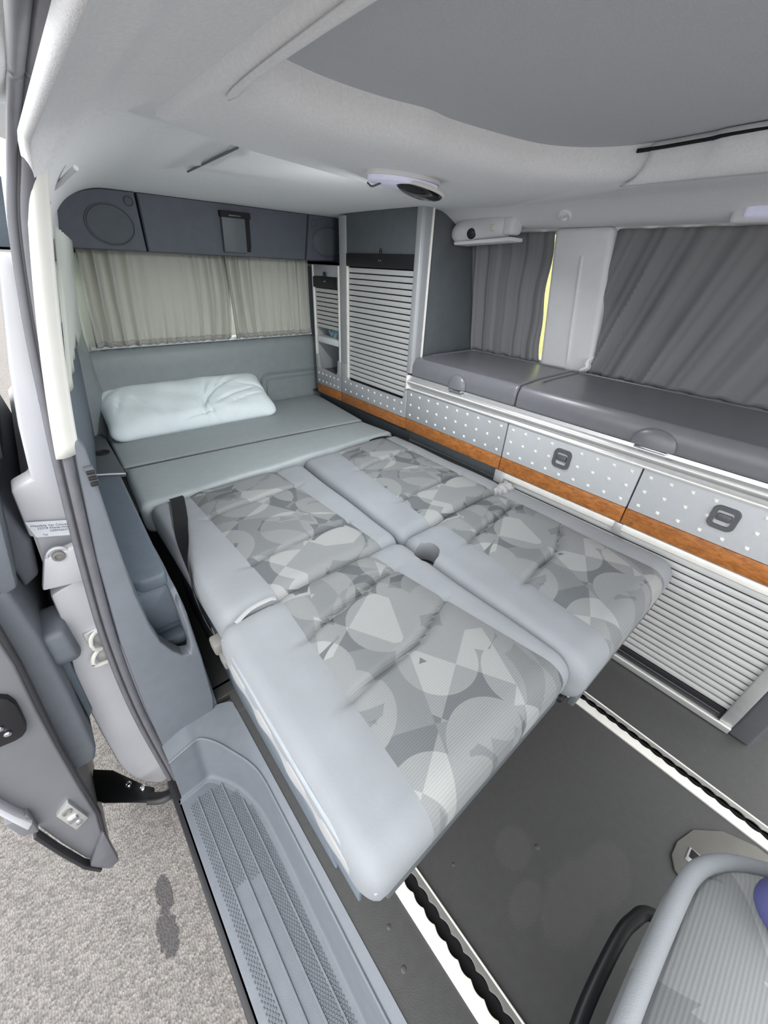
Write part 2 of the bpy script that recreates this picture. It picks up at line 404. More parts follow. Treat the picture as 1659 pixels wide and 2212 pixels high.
# floor with channels left open for the two rails
fl = bmesh.new()
for x0, x1, y0, y1 in ((.122, .219, YF, .735), (.05, .219, .85, 2.08), (.122, .219, .735, .812), (.086, .219, .811, .86), (.281, .939, YF, 2.08), (.997, 1.66, YF, 2.08)):
    add_box(fl, x0, x1, y0, y1, -.03, 0, .001, 1)
for x0, x1 in ((.219, .281), (.939, .997)): add_box(fl, x0, x1, YF, 2.08, -.05, -.022, 0)
for (x, y, r) in ((.168, .195, .006), (.466, .265, .005), (.524, -.005, .006), (.35, .1, .004), (.62, .2, .004), (.16, .06, .006), (.175, .12, .005)):
    t = bmesh.new(); bmesh.ops.create_uvsphere(t, u_segments=10, v_segments=6, radius=r, matrix=Matrix.Translation((x, y, 0)) @ Matrix.Diagonal((1, 1, .3, 1)))
    me = bpy.data.meshes.new('t'); t.to_mesh(me); t.free(); fl.from_mesh(me)
bmobj('floor', fl, M['floor'], kind='structure')

# ceiling (headliner) -------------------------------------------------
INN = [(.288, YF), (.288, .1), (.288, .5), (.296, .575), (.335, .615), (.42, .632), (.52, .628), (.60, .612), (.66, .616), (.74, .608), (.84, .592), (.90, .572), (.955, .53), (.988, .475), (.998, .42), (.99, .33), (.975, .2), (.97, YF)]
OUT = [(.25, YF), (.25, .15), (.25, .60), (.252, .79), (.27, .85), (.42, .90), (.55, .93), (.66, .955), (.78, .985), (.90, 1.018), (1.04, 1.055), (1.13, 1.06), (1.21, 1.02), (1.238, .93), (1.21, .75), (1.15, .53), (1.12, .27), (1.115, YF)]
def in_poly(x, y, P):
    c = False; j = len(P)-1
    for i in range(len(P)):
        if (P[i][1] > y) != (P[j][1] > y) and x < (P[j][0]-P[i][0])*(y-P[i][1])/(P[j][1]-P[i][1])+P[i][0]: c = not c
        j = i
    return c
MIDP = [((a[0]*.5+b[0]*.5), (a[1]*.5+b[1]*.5)) for a, b in zip(INN, OUT)]
def lerp_tab(x, T):
    for (a0, b0), (a1, b1) in zip(T, T[1:]):
        if x <= a1: return b0+(b1-b0)*max(0, (x-a0)/(a1-a0))
    return T[-1][1]
ZRIGHT = [(1.28, 1.306), (1.315, 1.303), (1.345, 1.294), (1.375, 1.281), (1.405, 1.267), (1.425, 1.260), (1.45, 1.257), (1.50, 1.256), (1.7, 1.256)]
ZFRONT = [(.078, 1.230), (.10, 1.249), (.117, 1.256), (.132, 1.259), (.146, 1.267), (.158, 1.275), (.172, 1.279), (.2, 1.287), (.25, 1.301), (.29, 1.306)]
def ceil_pt(u, v):
    y = YF+(2.06-YF)*v
    xe = .28+.09*sm((y-.8)/1.1); k = sm((y-.74)/.10)
    xl = .078*(1-k)+(xe-.21)*k
    if u < .3:
        x = xe-(xe-xl)*math.sin(math.pi/2*(1-u/.3)) if k > .5 else xl+(xe-xl)*u/.3
        d = min(1, (xe-x)/.21)
        z = lerp_tab(x, ZFRONT)*(1-k)+(1.306-.2*(1-math.sqrt(max(0, 1-d*d))))*k
    else:
        x = xe+(XW+.02-xe)*(u-.3)/.7; z = 1.306
        if x > 1.28: z = lerp_tab(x, ZRIGHT)
    if .43 < x and y > .9: z -= .007*(1-sm((x-.43)/.35))*sm((y-.9)/.05)*(1-sm((y-1.15)/.12))
    z += .004*math.exp(-((y-1.5)/.25)**2)*sm((x-.5)/.3)*(1-sm((x-1.1)/.2))
    return (x, y, z)
nu, nv = 150, 130
cl = grid('ceiling', ceil_pt, nu, nv, M['headliner'], thick=.012, skip=lambda u, v: in_poly(ceil_pt(u, v)[0], ceil_pt(u, v)[1], MIDP), kind='structure')
# roof skin above everything, with the raised roof board
box('ceiling_outer_skin', -.02, XW+.08, YF, 2.16, 1.42, 1.44, M['paint'], kind='structure', r=.004).name = 'ceiling'
rb = box('roof_bed_board', .22, 1.10, YF+.01, .74, 1.337, 1.36, M['board'], r=.003)
tag(rb, 'flat dark grey felted board filling the opening in the roof', 'roof board')
# collar round the roof opening
def resample(P, segs):
    out = []
    P3 = [Vector((p[0], p[1], 0)) for p in P]
    return spline(P3, segs)
ci, cu = resample(INN, 6), resample(OUT, 6)
V, F = [], []
NP = 9
for a, b in zip(ci, cu):
    d = (b-a); W = d.length; d.normalize()
    k = min(1, W/.12)
    for t, z in ((0, 1.36), (0, 1.322), (.006*k, 1.308), (.018*k, 1.297), (.036*k, 1.291), (.06*k, 1.288), (W-.03*k, 1.290), (W-.004, 1.2985), (W, 1.312)):
        p = a+d*t; V.append((p.x, p.y, z))
for i in range(len(ci)-1):
    for j in range(NP-1): F.append((i*NP+j, (i+1)*NP+j, (i+1)*NP+j+1, i*NP+j+1))
collar = thing('roof_opening_frame', 'pale grey padded frame moulded round the roof opening', 'roof frame', (.65, .8, 1.29))
pyd('moulding', V, F, M['headliner'], collar)
# side rails of the frame, slightly proud, left and right
def rail_cover(idx0, idx1, name):
    V, F = [], []; rows = list(zip(ci, cu))[idx0:idx1]
    for n_, (a, b) in enumerate(rows):
        d = (b-a); W = d.length; d.normalize(); k = min(1, W/.12)
        for t, z in ((-.004, 1.335), (-.004, 1.318), (.004*k, 1.302), (.018*k, 1.292), (min(.04, W*.6), 1.285), (min(.062, W-.004), 1.284)):
            p = a+d*t; V.append((p.x, p.y, z))
    m_ = 6
    for i in range(len(rows)-1):
        for j in range(m_-1): F.append((i*m_+j, (i+1)*m_+j, (i+1)*m_+j+1, i*m_+j+1))
    o = pyd(name, V, F, M['headliner'], collar); s = o.modifiers.new('thickness', 'SOLIDIFY'); s.thickness = .003; s.offset = -1
rail_cover(0, 17, 'rail_cover'); rail_cover(84, len(ci), 'rail_cover')

def tilt(o):
    for v in o.data.vertices:
        if v.co.z > .81: v.co.x += -.262*(v.co.z-.81)
    o.data.update(); return o
bm_ = bmesh.new(); sweep_bm(bm_, [Vector((p.x-.004, p.y, 1.327)) for p in ci[82:]], circ(.0032, 8)); bmobj('gap_shade', bm_, M['deep'], collar)  # black tube standing in for the shade in the slit beside the board
tube('crease_shade', [(.437, 1.27, 1.301), (.428, 1.1, 1.301), (.419, .925, 1.301)], .0022, M['trim_dark'], n=6, kind='structure')  # dark tube drawing the shade in a short headliner crease
# right wall ------------------------------------------------------------
wr = bmesh.new()
prism_bm(wr, [(YF, .74), (2.06, .74), (2.06, .815), (YF, .815)], 'x', XW, XW+.04)          # below the windows
prism_bm(wr, [(YF, 1.244), (2.06, 1.244), (2.06, 1.30), (YF, 1.30)], 'x', XW-.010, XW+.05, .006)     # above the windows
prism_bm(wr, [(1.32, .80), (2.06, .80), (2.06, .812), (1.32, .812)], 'x', XW, XW+.04); prism_bm(wr, [(1.32, .811), (2.06, .811), (2.06, 1.27), (1.32, 1.27)], 'x', XW, XW+.04)      # behind the wardrobe
prism_bm(wr, [(YF, 0), (2.06, 0), (2.06, .75), (YF, .75)], 'x', XW+.03, XW+.05)
tilt(bmobj('wall_right', wr, M['headliner'], kind='structure'))
bp_ = bmesh.new()
prism_bm(bp_, [(.853, .80), (.637, .80), (.658, 1.256), (.853, 1.256)], 'x', XW-.045, XW+.03, .018, 4)
tr = tilt(bmobj('trim_1', bp_, M['pillar'], kind='structure'))
tilt(tube('trim_2', [(XW-.045, .733, .83), (XW-.046, .738, .95), (XW-.046, .742, 1.18)], .006, M['pillar'], n=8, kind='structure'))
# small shelf ledge behind the lids
box('trim_3', 1.58, XW+.01, YF, YA, .76, .806, M['handle'], r=.004, kind='structure')
# windows of the right side: glass panes
tilt(box('window_1', XW+.03, XW+.034, .84, 1.32, .80, 1.26, M['glass'], r=0, kind='structure'))
tilt(box('window_2', XW+.03, XW+.034, YF, .73, .80, 1.26, M['glass'], r=0, kind='structure'))

# rear wall: lower tailgate trim, sill, window --------------------------
tw = bmesh.new()
prof = [(2.10, -.04), (2.06, -.04), (2.045, .38), (2.04, .70), (2.042, .745), (2.052, .768), (2.072, .782), (2.085, .792), (2.10, .80)]
prism_bm(tw, prof, 'x', .02, 1.66)
tail = bmobj('wall_rear', tw, M['tail'], kind='structure')
fr = [(0.892, .47), (.897, .56), (.905, .588), (.925, .603), (.96, .608), (1.1, .606), (1.28, .604)]
tube('embossed_frame', [(x, 2.040, z) for x, z in fr], .009, M['tail'], tail, n=8, ry=.005)
fr2 = [(0.925, .47), (.928, .545), (.935, .566), (.955, .577), (1.1, .577), (1.28, .575)]
tube('embossed_frame', [(x, 2.041, z) for x, z in fr2], .005, M['tail'], tail, n=8, ry=.004)
wr2 = bmesh.new()
prism_bm(wr2, [(.0, 1.12), (1.66, 1.12), (1.66, 1.32), (.0, 1.32)], 'y', 2.06, 2.12)
prism('wall_rear', [(.0, .78), (.222, .78), (.25, 1.13), (.0, 1.13)], 'y', 2.06, 2.12, M['curt_pale'], kind='structure')
prism_bm(wr2, [(1.23, .78), (1.66, .78), (1.66, 1.13), (1.23, 1.13)], 'y', 2.06, 2.12)
bmobj('wall_rear', wr2, M['trim_dark'], kind='structure')
box('trim_4', .19, 1.23, 2.045, 2.10, .786, .800, M['pillar'], r=.003, kind='structure')
box('window_3', .15, 1.25, 2.085, 2.09, .79, 1.14, M['glass'], r=0, kind='structure')

# left rear quarter: wall, window with curtain ---------------------------
def xleft(y, z): return .022+.133*(y-.86)+.25*(z-.935)*(1 if z > .935 else .56)
def lw(u, v):
    y = .83+(2.06-.83)*u; z = .42+.50*v
    return (xleft(y, z)-.012, y, z)
grid('wall_left', lw, 24, 12, M['trim_dark'], thick=-.02, kind='structure')
def lw2(u, v):
    y = .83+(2.06-.83)*u; z = 1.10+.14*v
    return (xleft(y, z)-.02, y, z)
grid('wall_left', lw2, 24, 6, M['headliner'], thick=-.02, kind='structure')
prism('wall_left', [(.8, -.05), (2.08, -.05), (2.08, .5), (.8, .5)], 'x', -.06, -.03, M['trim_dark'], kind='structure')
# corner pillar between left wall and tailgate
prism('trim_5', [(.03, 1.93), (.10, 1.965), (.155, 2.0), (.185, 2.05), (.03, 2.06)], 'z', .40, .86, M['tail'], r=.012, seg=3, kind='structure')

# silver body: jamb of the door opening ---------------------------------
jm = bmesh.new()
prism_bm(jm, [(.0, 1.12), (.0, 1.087), (-.036, .96), (-.057, .87), (-.074, .775), (-.107, .762), (-.116, .662), (-.04, .64), (-.008, .85), (.015, 1.0), (.03, 1.12)], 'y', .875, .93, .006)
prism_bm(jm, [(-.112, .532), (-.132, .525), (-.137, .46), (-.152, .37), (-.166, .29), (-.178, .17), (-.184, .05), (-.189, -.1), (-.186, -.16), (-.165, -.25), (-.13, -.31), (-.05, -.31), (-.03, -.1), (-.03, .3), (-.03, .55)], 'y', .868, .93, .008)
prism_bm(jm, [(-.11, .68), (-.13, .5), (-.165, .3), (-.185, .05), (-.189, -.1), (-.187, -.12), (-.16, .2), (-.12, .5), (-.09, .7)], 'y', .9, 2.0)
prism_bm(jm, [(-.10, .70), (-.128, .51), (-.03, .49), (-.02, .70)], 'y', .89, .93)
body = bmobj('wall_left_jamb', jm, M['paint'], kind='structure'); body.name = 'trim_6'
# small flap panel with round bolt
prism('flap_panel', [(-.11, .622), (-.136, .553), (-.03, .535), (-.03, .634)], 'y', .852, .875, M['paint'], body, r=.004)
lathe('bolt', (-.088, .856, .62), (0, -1, 0), [(.0195, 0), (.019, .003), (.016, .004), (.0145, -.001), (.011, -.001)], M['paint'], body)
lathe('bolt', (-.088, .853, .62), (0, -1, 0), [(.011, 0), (.0105, .005), (.006, .006), (.0055, .003), (.002, .003)], M['belt_grey'], body)
# outer sill below the step and body below the floor
box('trim_8', -.108, -.085, YF, .80, -.26, -.205, M['rubber_dark'], r=.006, kind='structure')
prism('trim_9', [(-.086, -.24), (-.086, -.28), (-.085, -.40), (-.06, -.42), (.1, -.42), (.1, -.24)], 'y', YF, .86, M['paint'], kind='structure')

# roof rail above the door opening
prism('trim_10', [(.03, 1.29), (.05, 1.272), (.075, 1.268), (.09, 1.30), (.09, 1.43), (-.02, 1.43), (.0, 1.33)], 'y', YF, .80, M['headliner'], r=.008, kind='structure')
# rubber seal: two bulbs round the door opening
SEAL = [(-.088, .80, -.30), (-.089, .80, -.15), (-.088, .80, .15), (-.074, .80, .40), (-.051, .80, .60), (-.019, .80, .82), (.000, .80, .93), (.018, .80, 1.03), (.044, .80, 1.145), (.066, .79, 1.21), (.077, .765, 1.242), (.083, .72, 1.262), (.084, .64, 1.270), (.079, .53, 1.265), (.071, .42, 1.254), (.066, .33, 1.247), (.063, .1, 1.245), (.063, YF, 1.245)]
seal = thing('door_seal', 'long dark rubber weather seal edging the sliding door opening', 'seal', (-.088, .80, -.30))
tube('bulb', [(x+.006, y-.006, z) for x, y, z in SEAL], .0088, M['rubber'], seal, n=12, upv=(0, 1, 0))
tube('lip', [(x-.008, y+.002, z-.001) for x, y, z in SEAL], .0068, M['rubber'], seal, n=10, upv=(0, 1, 0))
tube('lip', [(x-.001, y-.008, z) for x, y, z in SEAL], .003, M['rubber_dark'], seal, n=8, upv=(0, 1, 0))

# ================================================================== LEFT TRIM
lt = thing('wheel_arch_trim', 'blue grey moulded wheel arch trim with a pocket beside the bed', 'trim panel', (0, .8, 0))
FP = [(-.082, -.2), (-.072, .15), (-.058, .40), (-.034, .62), (.002, .85), (.012, .86), (.018, .84), (.009, .67), (.002, .51), (.005, .40), (.012, .345), (.028, .30), (.045, .268), (.062, .26), (.07, .29), (.073, .36), (.072, .42), (.078, .44), (.0835, .40), (.084, .23), (.079, .05), (.068, -.02), (.035, -.03), (-.06, -.11)]
prism('front_panel', FP, 'y', .79, .83, M['trim'], lt, r=.006, seg=3)
prism('side_panel', [(.80, 0), (2.02, 0), (2.02, .40), (1.6, .44), (.86, .43), (.81, .40)], 'x', .070, .085, M['trim'], lt, r=.005)
# arm rest ledge with a rounded nose
AR = [(2.02, .458), (.98, .462), (.93, .457), (.895, .44), (.88, .41), (.875, .35), (.88, .30), (2.02, .30)]
prism('armrest_ledge', AR, 'x', -.008, .084, M['trim_dark'], lt, r=.008, seg=3)
prism('ledge_top', [(-.008, .905), (.02, .885), (.07, .882), (.079, .895), (.100, 1.5), (.116, 2.02), (-.008, 2.02)], 'z', .425, .463, M['trim_dark'], lt, r=.008, seg=3)
prism('inner_body', [(.90, .0), (2.04, .0), (2.04, .31), (.90, .31)], 'x', -.03, .071, M['trim_dark'], lt, r=.002)
prism('pocket_floor', [(.83, .20), (.88, .20), (.88, .24), (.86, .24), (.86, .27), (.90, .27), (.90, .12), (.83, .12)], 'x', -.01, .071, M['trim_dark'], lt, r=.003)
prism('back_panel', [(.82, .30), (1.2, .30), (1.2, .86), (.82, .86)], 'x', -.02, .006, M['trim_dark'], lt, r=.004)
tray = thing('side_tray', 'dark flat shelf lid with a round cup recess beside the mattress', 'shelf', (.07, 1.7, .455))
prism('tray_plate', [(.030, 1.545), (.116, 1.505), (.122, 1.95), (.030, 1.95)], 'z', .456, .472, M['charcoal'], tray, r=.004)
lathe('cup_recess', (.084, 1.74, .472), (0, 0, 1), [(.026, 0), (.026, .003), (.019, .003), (.0185, .0005), (.006, .0005)], M['black'], tray)
tube('front_rim', [(.028, 1.60, .472), (.033, 1.552, .472), (.044, 1.541, .472), (.075, 1.525, .472), (.116, 1.507, .469)], .003, M['pillar'], tray, n=6)
# clip on the trim near the cover
cp = thing('trim_clip', 'small dark clip set in the trim under the cream pillar cover', 'clip', (.02, .79, .80))
box('clip_plate', .004, .018, .778, .792, .775, .812, M['handle'], cp, r=.002)
for i in range(3): box('clip_tooth', .005, .017, .773, .78, .779+.011*i, .785+.011*i, M['black'], cp, r=.001)
# cream pillar cover
cv = []
def cov(u, v):
    z = .835+.412*v; t = z-.84
    xr = .009+.17*t+.16*t*t; xl = xr-.034+.010*v
    return (xl+(xr-xl)*u, .796-.013*math.sin(math.pi*min(1, .25+.8*u))-(.002 if v < .98 else 0), z)
cvo = grid('pillar_cover', cov, 10, 24, M['cover'], thick=-.004)
tag(cvo, 'cream plastic strip covering the pillar inside the rubber seal', 'pillar cover')
# curtain of the left quarter window (two overlapping panels)
def lcurt(y0, y1, zb, ph, name, label):
    def f(u, v):
        y = y0+(y1-y0)*u; zz = zb(u); z = zz+(1.155-zz)*v
        return (xleft(y, z)+.010+.004*math.sin(2*math.pi*(u*5+ph))*(1-.35*v), y, z)
    o = grid(name, f, 60, 16, M['curt_pale'], thick=.0015)
    tag(o, label, 'curtain', 'pale curtains of the left quarter window')
lcurt(.84, 1.44, lambda u: .925+.01*u, 0, 'curtain', 'pale green grey curtain panel beside the cream pillar cover')
lcurt(1.42, 1.985, lambda u: .905-.045*u, .3, 'curtain', 'pale curtain panel in the left rear corner next to the tailgate curtain')

# ================================================================== STEP
st = thing('entry_step', 'grey moulded entry step with ribbed non-slip tread', 'step', (0, .2, -.21))
# wall surface between upper contour and lower contour, flange on top
UPC = [(-.075, .737, -.03), (-.02, .737, -.012), (.009, .737, -.01), (.04, .70, -.01), (.066, .647, -.01), (.09, .59, -.01), (.101, .535, -.01), (.102, .43, -.01), (.1, .217, -.01), (.098, .03, -.01), (.097, YF, -.01)]
LOC = [(-.085, .725, -.2), (-.03, .728, -.2), (.0, .728, -.2), (.03, .69, -.2), (.055, .645, -.2), (.072, .59, -.2), (.082, .53, -.2), (.084, .42, -.2), (.081, .21, -.2), (.078, .03, -.2), (.077, YF, -.2)]
TOPO = [(-.078, .80, -.02), (-.02, .80, .001), (.03, .81, .002), (.112, .785, .002), (.121, .755, .002), (.122, .70, .002), (.122, .62, .002), (.122, .45, .002), (.122, .22, .002), (.122, .03, .002), (.122, YF, .002)]
a_, b_, c_ = spline(UPC, 6), spline(LOC, 6), spline(TOPO, 6)
V, F = [], []
for A, B, T in zip(a_, b_, c_):
    d = (Vector((B.x, B.y, 0))-Vector((A.x, A.y, 0)))
    rows = [T, T.lerp(A, .75), A+(T-A)*.06, A, A+(B-A)*.04+Vector((0, 0, -.004)), A.lerp(B, .5), A.lerp(B, .93), B+(A-B)*.03-Vector((0, 0, 0))]
    dn = Vector((B.x-A.x, B.y-A.y, 0)); 
    if dn.length > 1e-4: dn.normalize()
    else: dn = Vector((-1, 0, 0))
    rows += [B+dn*.006+Vector((0, 0, -.004)), B+dn*.016+Vector((0, 0, -.005))]
    V += rows
n_ = 10
for i in range(len(a_)-1):
    for j in range(n_-1): F.append((i*n_+j, (i+1)*n_+j, (i+1)*n_+j+1, i*n_+j+1))
pyd('step_wall', V, F, M['trim'], st)
TR = [(-.098, YF), (-.098, .728), (0, .735), (.06, .66), (.09, .55), (.09, YF)]
prism('tread_base', TR, 'z', -.225, -.205, M['trim'], st, r=.003)
for cv_, rr in ((a_, .0035), (b_, .003)):
    bm_ = bmesh.new(); sweep_bm(bm_, [p+Vector((0, 0, .0005)) for p in cv_], circ(rr, 8)); bmobj('step_ridge', bm_, M['trim'], st)
# ribs along the tread and grip nubs between them
def xtr(y):  # right limit of the ribbed field at y
    if y > .66: return -.005+.02*(.70-y)/.04
    return .064-.049*sm((y-.50)/.16)
ribx = [-.050, -.015, .0165, .049]
for i, rx in enumerate(ribx):
    ymax = [.698, .696, .690, .612][i]
    tube('tread_rib', [(rx, ymax, -.2035), (rx+.0005, .4, -.2035), (rx+.001, 0, -.2035), (rx+.001, YF, -.2035)], .0028, M['trim'], st, n=6, sub=1)
V, F = [], []
lanes = [(-.076, -.053), (-.047, -.018), (-.012, .0135), (.0195, .046), (.052, .065)]
pitch = .0066
for li, (xa, xb) in enumerate(lanes):
    nx = max(2, int((xb-xa)/pitch)); y = -.35; row = 0
    while y < .695:
        lim = [.688, .694, .692, .675-.03, .585][li]
        if y < lim and not (li in (1, 2) and y < .425+(.012 if li == 1 else 0)):
            for k in range(nx):
                x = xa+(xb-xa)*(k+.5+(.25 if row % 2 else -.25))/nx
                b0 = len(V); r = .0028; h = .003
                for q in range(5): V.append((x+r*math.cos(q*1.2566), y+r*math.sin(q*1.2566), -.205))
                for q in range(5): V.append((x+r*.55*math.cos(q*1.2566), y+r*.55*math.sin(q*1.2566), -.205+h))
                for q in range(5): F.append((b0+q, b0+(q+1) % 5, b0+5+(q+1) % 5, b0+5+q))
                F.append(tuple(b0+5+q for q in range(5)))
        y += pitch*.85; row += 1
pyd('grip_nubs', V, F, M['trim'], st, smooth=False, kind='stuff', fix=False)

# ================================================================== FLOOR RAILS
def floor_rail(x0, x1, label, wide_left):
    t = thing('floor_rail', label, 'rail', ((x0+x1)/2, .3, 0), 'aluminium seat rails in the floor')
    wl = .024 if wide_left else .019
    xa, xb = x0+wl, x1-.013
    c = (xa+xb)/2; hw = (xb-xa)/2
    def strip(name, xo, sgn, m):
        V, F = [], []; y = YF; n = 0
        while y < 1.25:
            k = .55+.45*abs(math.sin(math.pi*(y)/.031))**.8
            xi = c+sgn*hw*k
            V += [(xo, y, -.02), (xo, y, .004), (xo-sgn*.003, y, .006), (xi+sgn*.001, y, .006), (xi, y, .004), (xi+sgn*.001, y, .0005)]; n += 1; y += .00388
        for i in range(n-1):
            for j in range(5): F.append((i*6+j, (i+1)*6+j, (i+1)*6+j+1, i*6+j+1))
        o = pyd(name, V, F, m, t); return o
    strip('rail_flange', x0, -1, M['alu_white'] if wide_left else M['rail']); strip('rail_flange', x1, 1, M['rail'])
    tube('rail_edge', [(x1-.002, YF, .006), (x1-.002, 1.2, .006)], .002, M['alu_white'], t, n=6, sub=1)
    box('channel', xa-.002, xb+.002, YF, 1.25, -.021, -.014, M['deep'], t, r=0)
floor_rail(.219, .281, 'aluminium floor rail nearer the sliding door with scalloped slot', True)
floor_rail(.939, .997, 'aluminium floor rail nearer the cabinets with scalloped slot', True)

# ================================================================== CABINETS
def rivets(parent, ys, zs, x=XC):
    V, F = [], []
    s, h = .0048, .003
    for y in ys:
        for z in zs:
            b = len(V)
            V += [(x, y-s, z-s), (x, y+s, z-s), (x, y+s, z+s), (x, y-s, z+s), (x-h, y-s*.4, z-s*.4), (x-h, y+s*.4, z-s*.4), (x-h, y+s*.4, z+s*.4), (x-h, y-s*.4, z+s*.4)]
            F += [(b, b+1, b+5, b+4), (b+1, b+2, b+6, b+5), (b+2, b+3, b+7, b+6), (b+3, b, b+4, b+7), (b+4, b+5, b+6, b+7)]
    pyd('rivets', V, F, M['cover'], parent, smooth=False, kind='stuff')
def latch(parent, y, z):
    w, h = .062, .062
    P = [(a*w/2*(1+.10*math.cos(math.pi*b/2)), b*h/2) for a, b in []]
    ol = [(y+a*1.0, z+b) for a, b in rrect(.058, .066, .014)]
    pl = prism('handle', ol, 'x', XC-.006, XC+.004, M['handle'], parent, r=.002)
    return pl
def latch_parts(parent, y, z):
    ol = rrect(.060, .066, .016); il = rrect(.036, .040, .006)
    V, F = [], []; n = len(ol)
    for (a, b) in ol: V.append((XC+.001, y+a, z+b))
    for (a, b) in ol: V.append((XC-.005, y+a*.94, z+b*.94))
    for (a, b) in il: V.append((XC-.005, y+a, z+b))
    for (a, b) in il: V.append((XC+.012, y+a*.9, z+b*.9))
    for r_ in range(3):
        for i in range(n): F.append((r_*n+i, r_*n+(i+1) % n, (r_+1)*n+(i+1) % n, (r_+1)*n+i))
    F.append(tuple(range(3*n, 4*n)))
    h = pyd('handle', V, F, M['handle'], parent)
    return h
def drawer_unit(name, label, y0, y1, handle_y, scuffed_lit, grp='metal fronted drawer units along the right side', cols=9):
    t = thing(name, label, 'cabinet', (XC+.15, (y0+y1)/2, ZW0), grp)
    box('body', XC+.016, XW, y0+.001, y1-.001, ZW0, ZP+.03, M['charcoal'], t, r=0)
    d = box('drawer' if handle_y else 'front_panel', XC, XC+.015, y0+.002, y1-.002, ZW1, ZP, M['panel_scuffed_lit'] if scuffed_lit else M['panel'], t, r=.0025, seg=2)
    pitch = (y1-y0)/cols
    ys = [y0+pitch*(i+.5) for i in range(cols)]
    zz = [ZW1+.021, ZW1+.066, ZW1+.111]
    if handle_y:
        yy = [v for v in ys if abs(v-handle_y) > .03]
        rivets(d, yy, zz); rivets(d, [v for v in ys if abs(v-handle_y) <= .03], [zz[0]-.002])
        h = latch_parts(d, handle_y, .619)
    else: rivets(d, ys, zz)
    box('wood_strip', XC-.001, XC+.015, y0+.0015, y1-.0015, ZW0, ZW1-.001, M['wood'], t, r=.0015)
    if handle_y:   # the pull itself lies in the handle recess
        box('pull', XC-.006, XC+.006, handle_y-.016, handle_y+.016, .611, .631, M['handle'], t, r=.004)
    return t
drawer_unit('drawer_cabinet', 'silver riveted cabinet front without handle beside the tall roller cabinet', YB, YA, None, False, cols=10)
drawer_unit('drawer_cabinet', 'middle silver riveted drawer unit with a grey latch and dark scuffs', YC, YB, .487, True)
drawer_unit('drawer_cabinet', 'silver riveted drawer unit farthest right with a large grey latch', YC-.46, YC, .048, True)
# grey-black base under the wood strip (bed side) and the lower roller shutter cabinet
bs = thing('cabinet_plinth', 'dark recessed plinth under the wood strip beside the mattress', 'plinth', (1.3, 1.4, 0))
box('plinth_panel', XC+.052, XW, YB+.02, 2.02, 0, ZW0-.002, M['charcoal'], bs, r=.002)
box('top_edge', XC+.0, XC+.055, YA, 2.02, ZW0-.008, ZW0, M['black'], bs, r=.001)
box('front_board', XC+.03, XC+.052, YB+.02, YA-.004, .12, ZW0-.008, M['charcoal'], bs, r=.002)
rc = thing('roller_cabinet', 'low cabinet with a silver roller shutter below the drawers', 'cabinet', (1.3, .23, 0))
box('body', XC+.03, XW, YD+.01, YB+.01, 0, ZW0-.002, M['deep'], rc, r=0)
box('side_post', XC-.002, XC+.03, YB-.03, YB+.012, .02, ZW0-.002, M['alu'], rc, r=.003)
box('top_rail', XC-.001, XC+.03, YD+.03, YB-.03, .468, ZW0-.004, M['alu_white'], rc, r=.002)
box('sill', XC-.008, XC+.03, YD, YB+.01, .004, .028, M['alu'], rc, r=.002)
box('sill_edge', XC-.0095, XC-.006, YD, YB+.01, .024, .030, M['alu_white'], rc, r=.001)
prism('side_post', [(YD, .022), (YD+.032, .022), (YD+.032, ZW0-.004), (YD, ZW0-.004)], 'x', XC-.004, XC+.03, M['alu'], rc, r=.003)
prism('end_cap', [(YD-.052, .002), (YD, .002), (YD, ZW0-.004), (YD-.052, ZW0-.004)], 'x', XC-.002, XW, M['handle'], rc, r=.008, seg=3)
box('hinge_block', XC-.006, XC+.004, YC-.012, YC+.012, .455, ZW0-.002, M['alu'], rc, r=.002)
def slats(parent, y0, y1, z0, z1, n, x=XC+.006, d=.006, mats='slat'):
    sh = box('roller_shutter', x+d+.002, x+d+.006, y0, y1, z0, z1, M['deep'], parent, r=0)
    p = (z1-z0)/n
    prf = [(x+d, z0+.0012), (x+.002, z0+.0012), (x+.0003, z0+p*.3), (x, z0+p*.55), (x+.0015, z0+p*.84), (x+d, z0+p*.84)]
    # profile in (x, z) extruded along y
    V = [(a, yy, b) for yy in (y0, y1) for a, b in prf]; k = len(prf)
    F = [tuple(range(k)), tuple(range(2*k-1, k-1, -1))]+[(i, (i+1) % k, k+(i+1) % k, k+i) for i in range(k)]
    s0 = pyd('slat', V, F, M[mats], sh)
    for i in range(1, n): dupe(s0, 'slat', (0, 0, p*i), sh)
    return sh
slats(rc, YD+.032, YB-.03, .072, .467, 17)
box('shutter_guide', XC+.004, XC+.02, YD+.032, YB-.03, .028, .07, M['black'], rc, r=.002)
tube('guide_line', [(XC+.003, YD+.04, .05), (XC+.003, YB-.03, .05)], .0015, M['handle'], rc, n=6, sub=1)

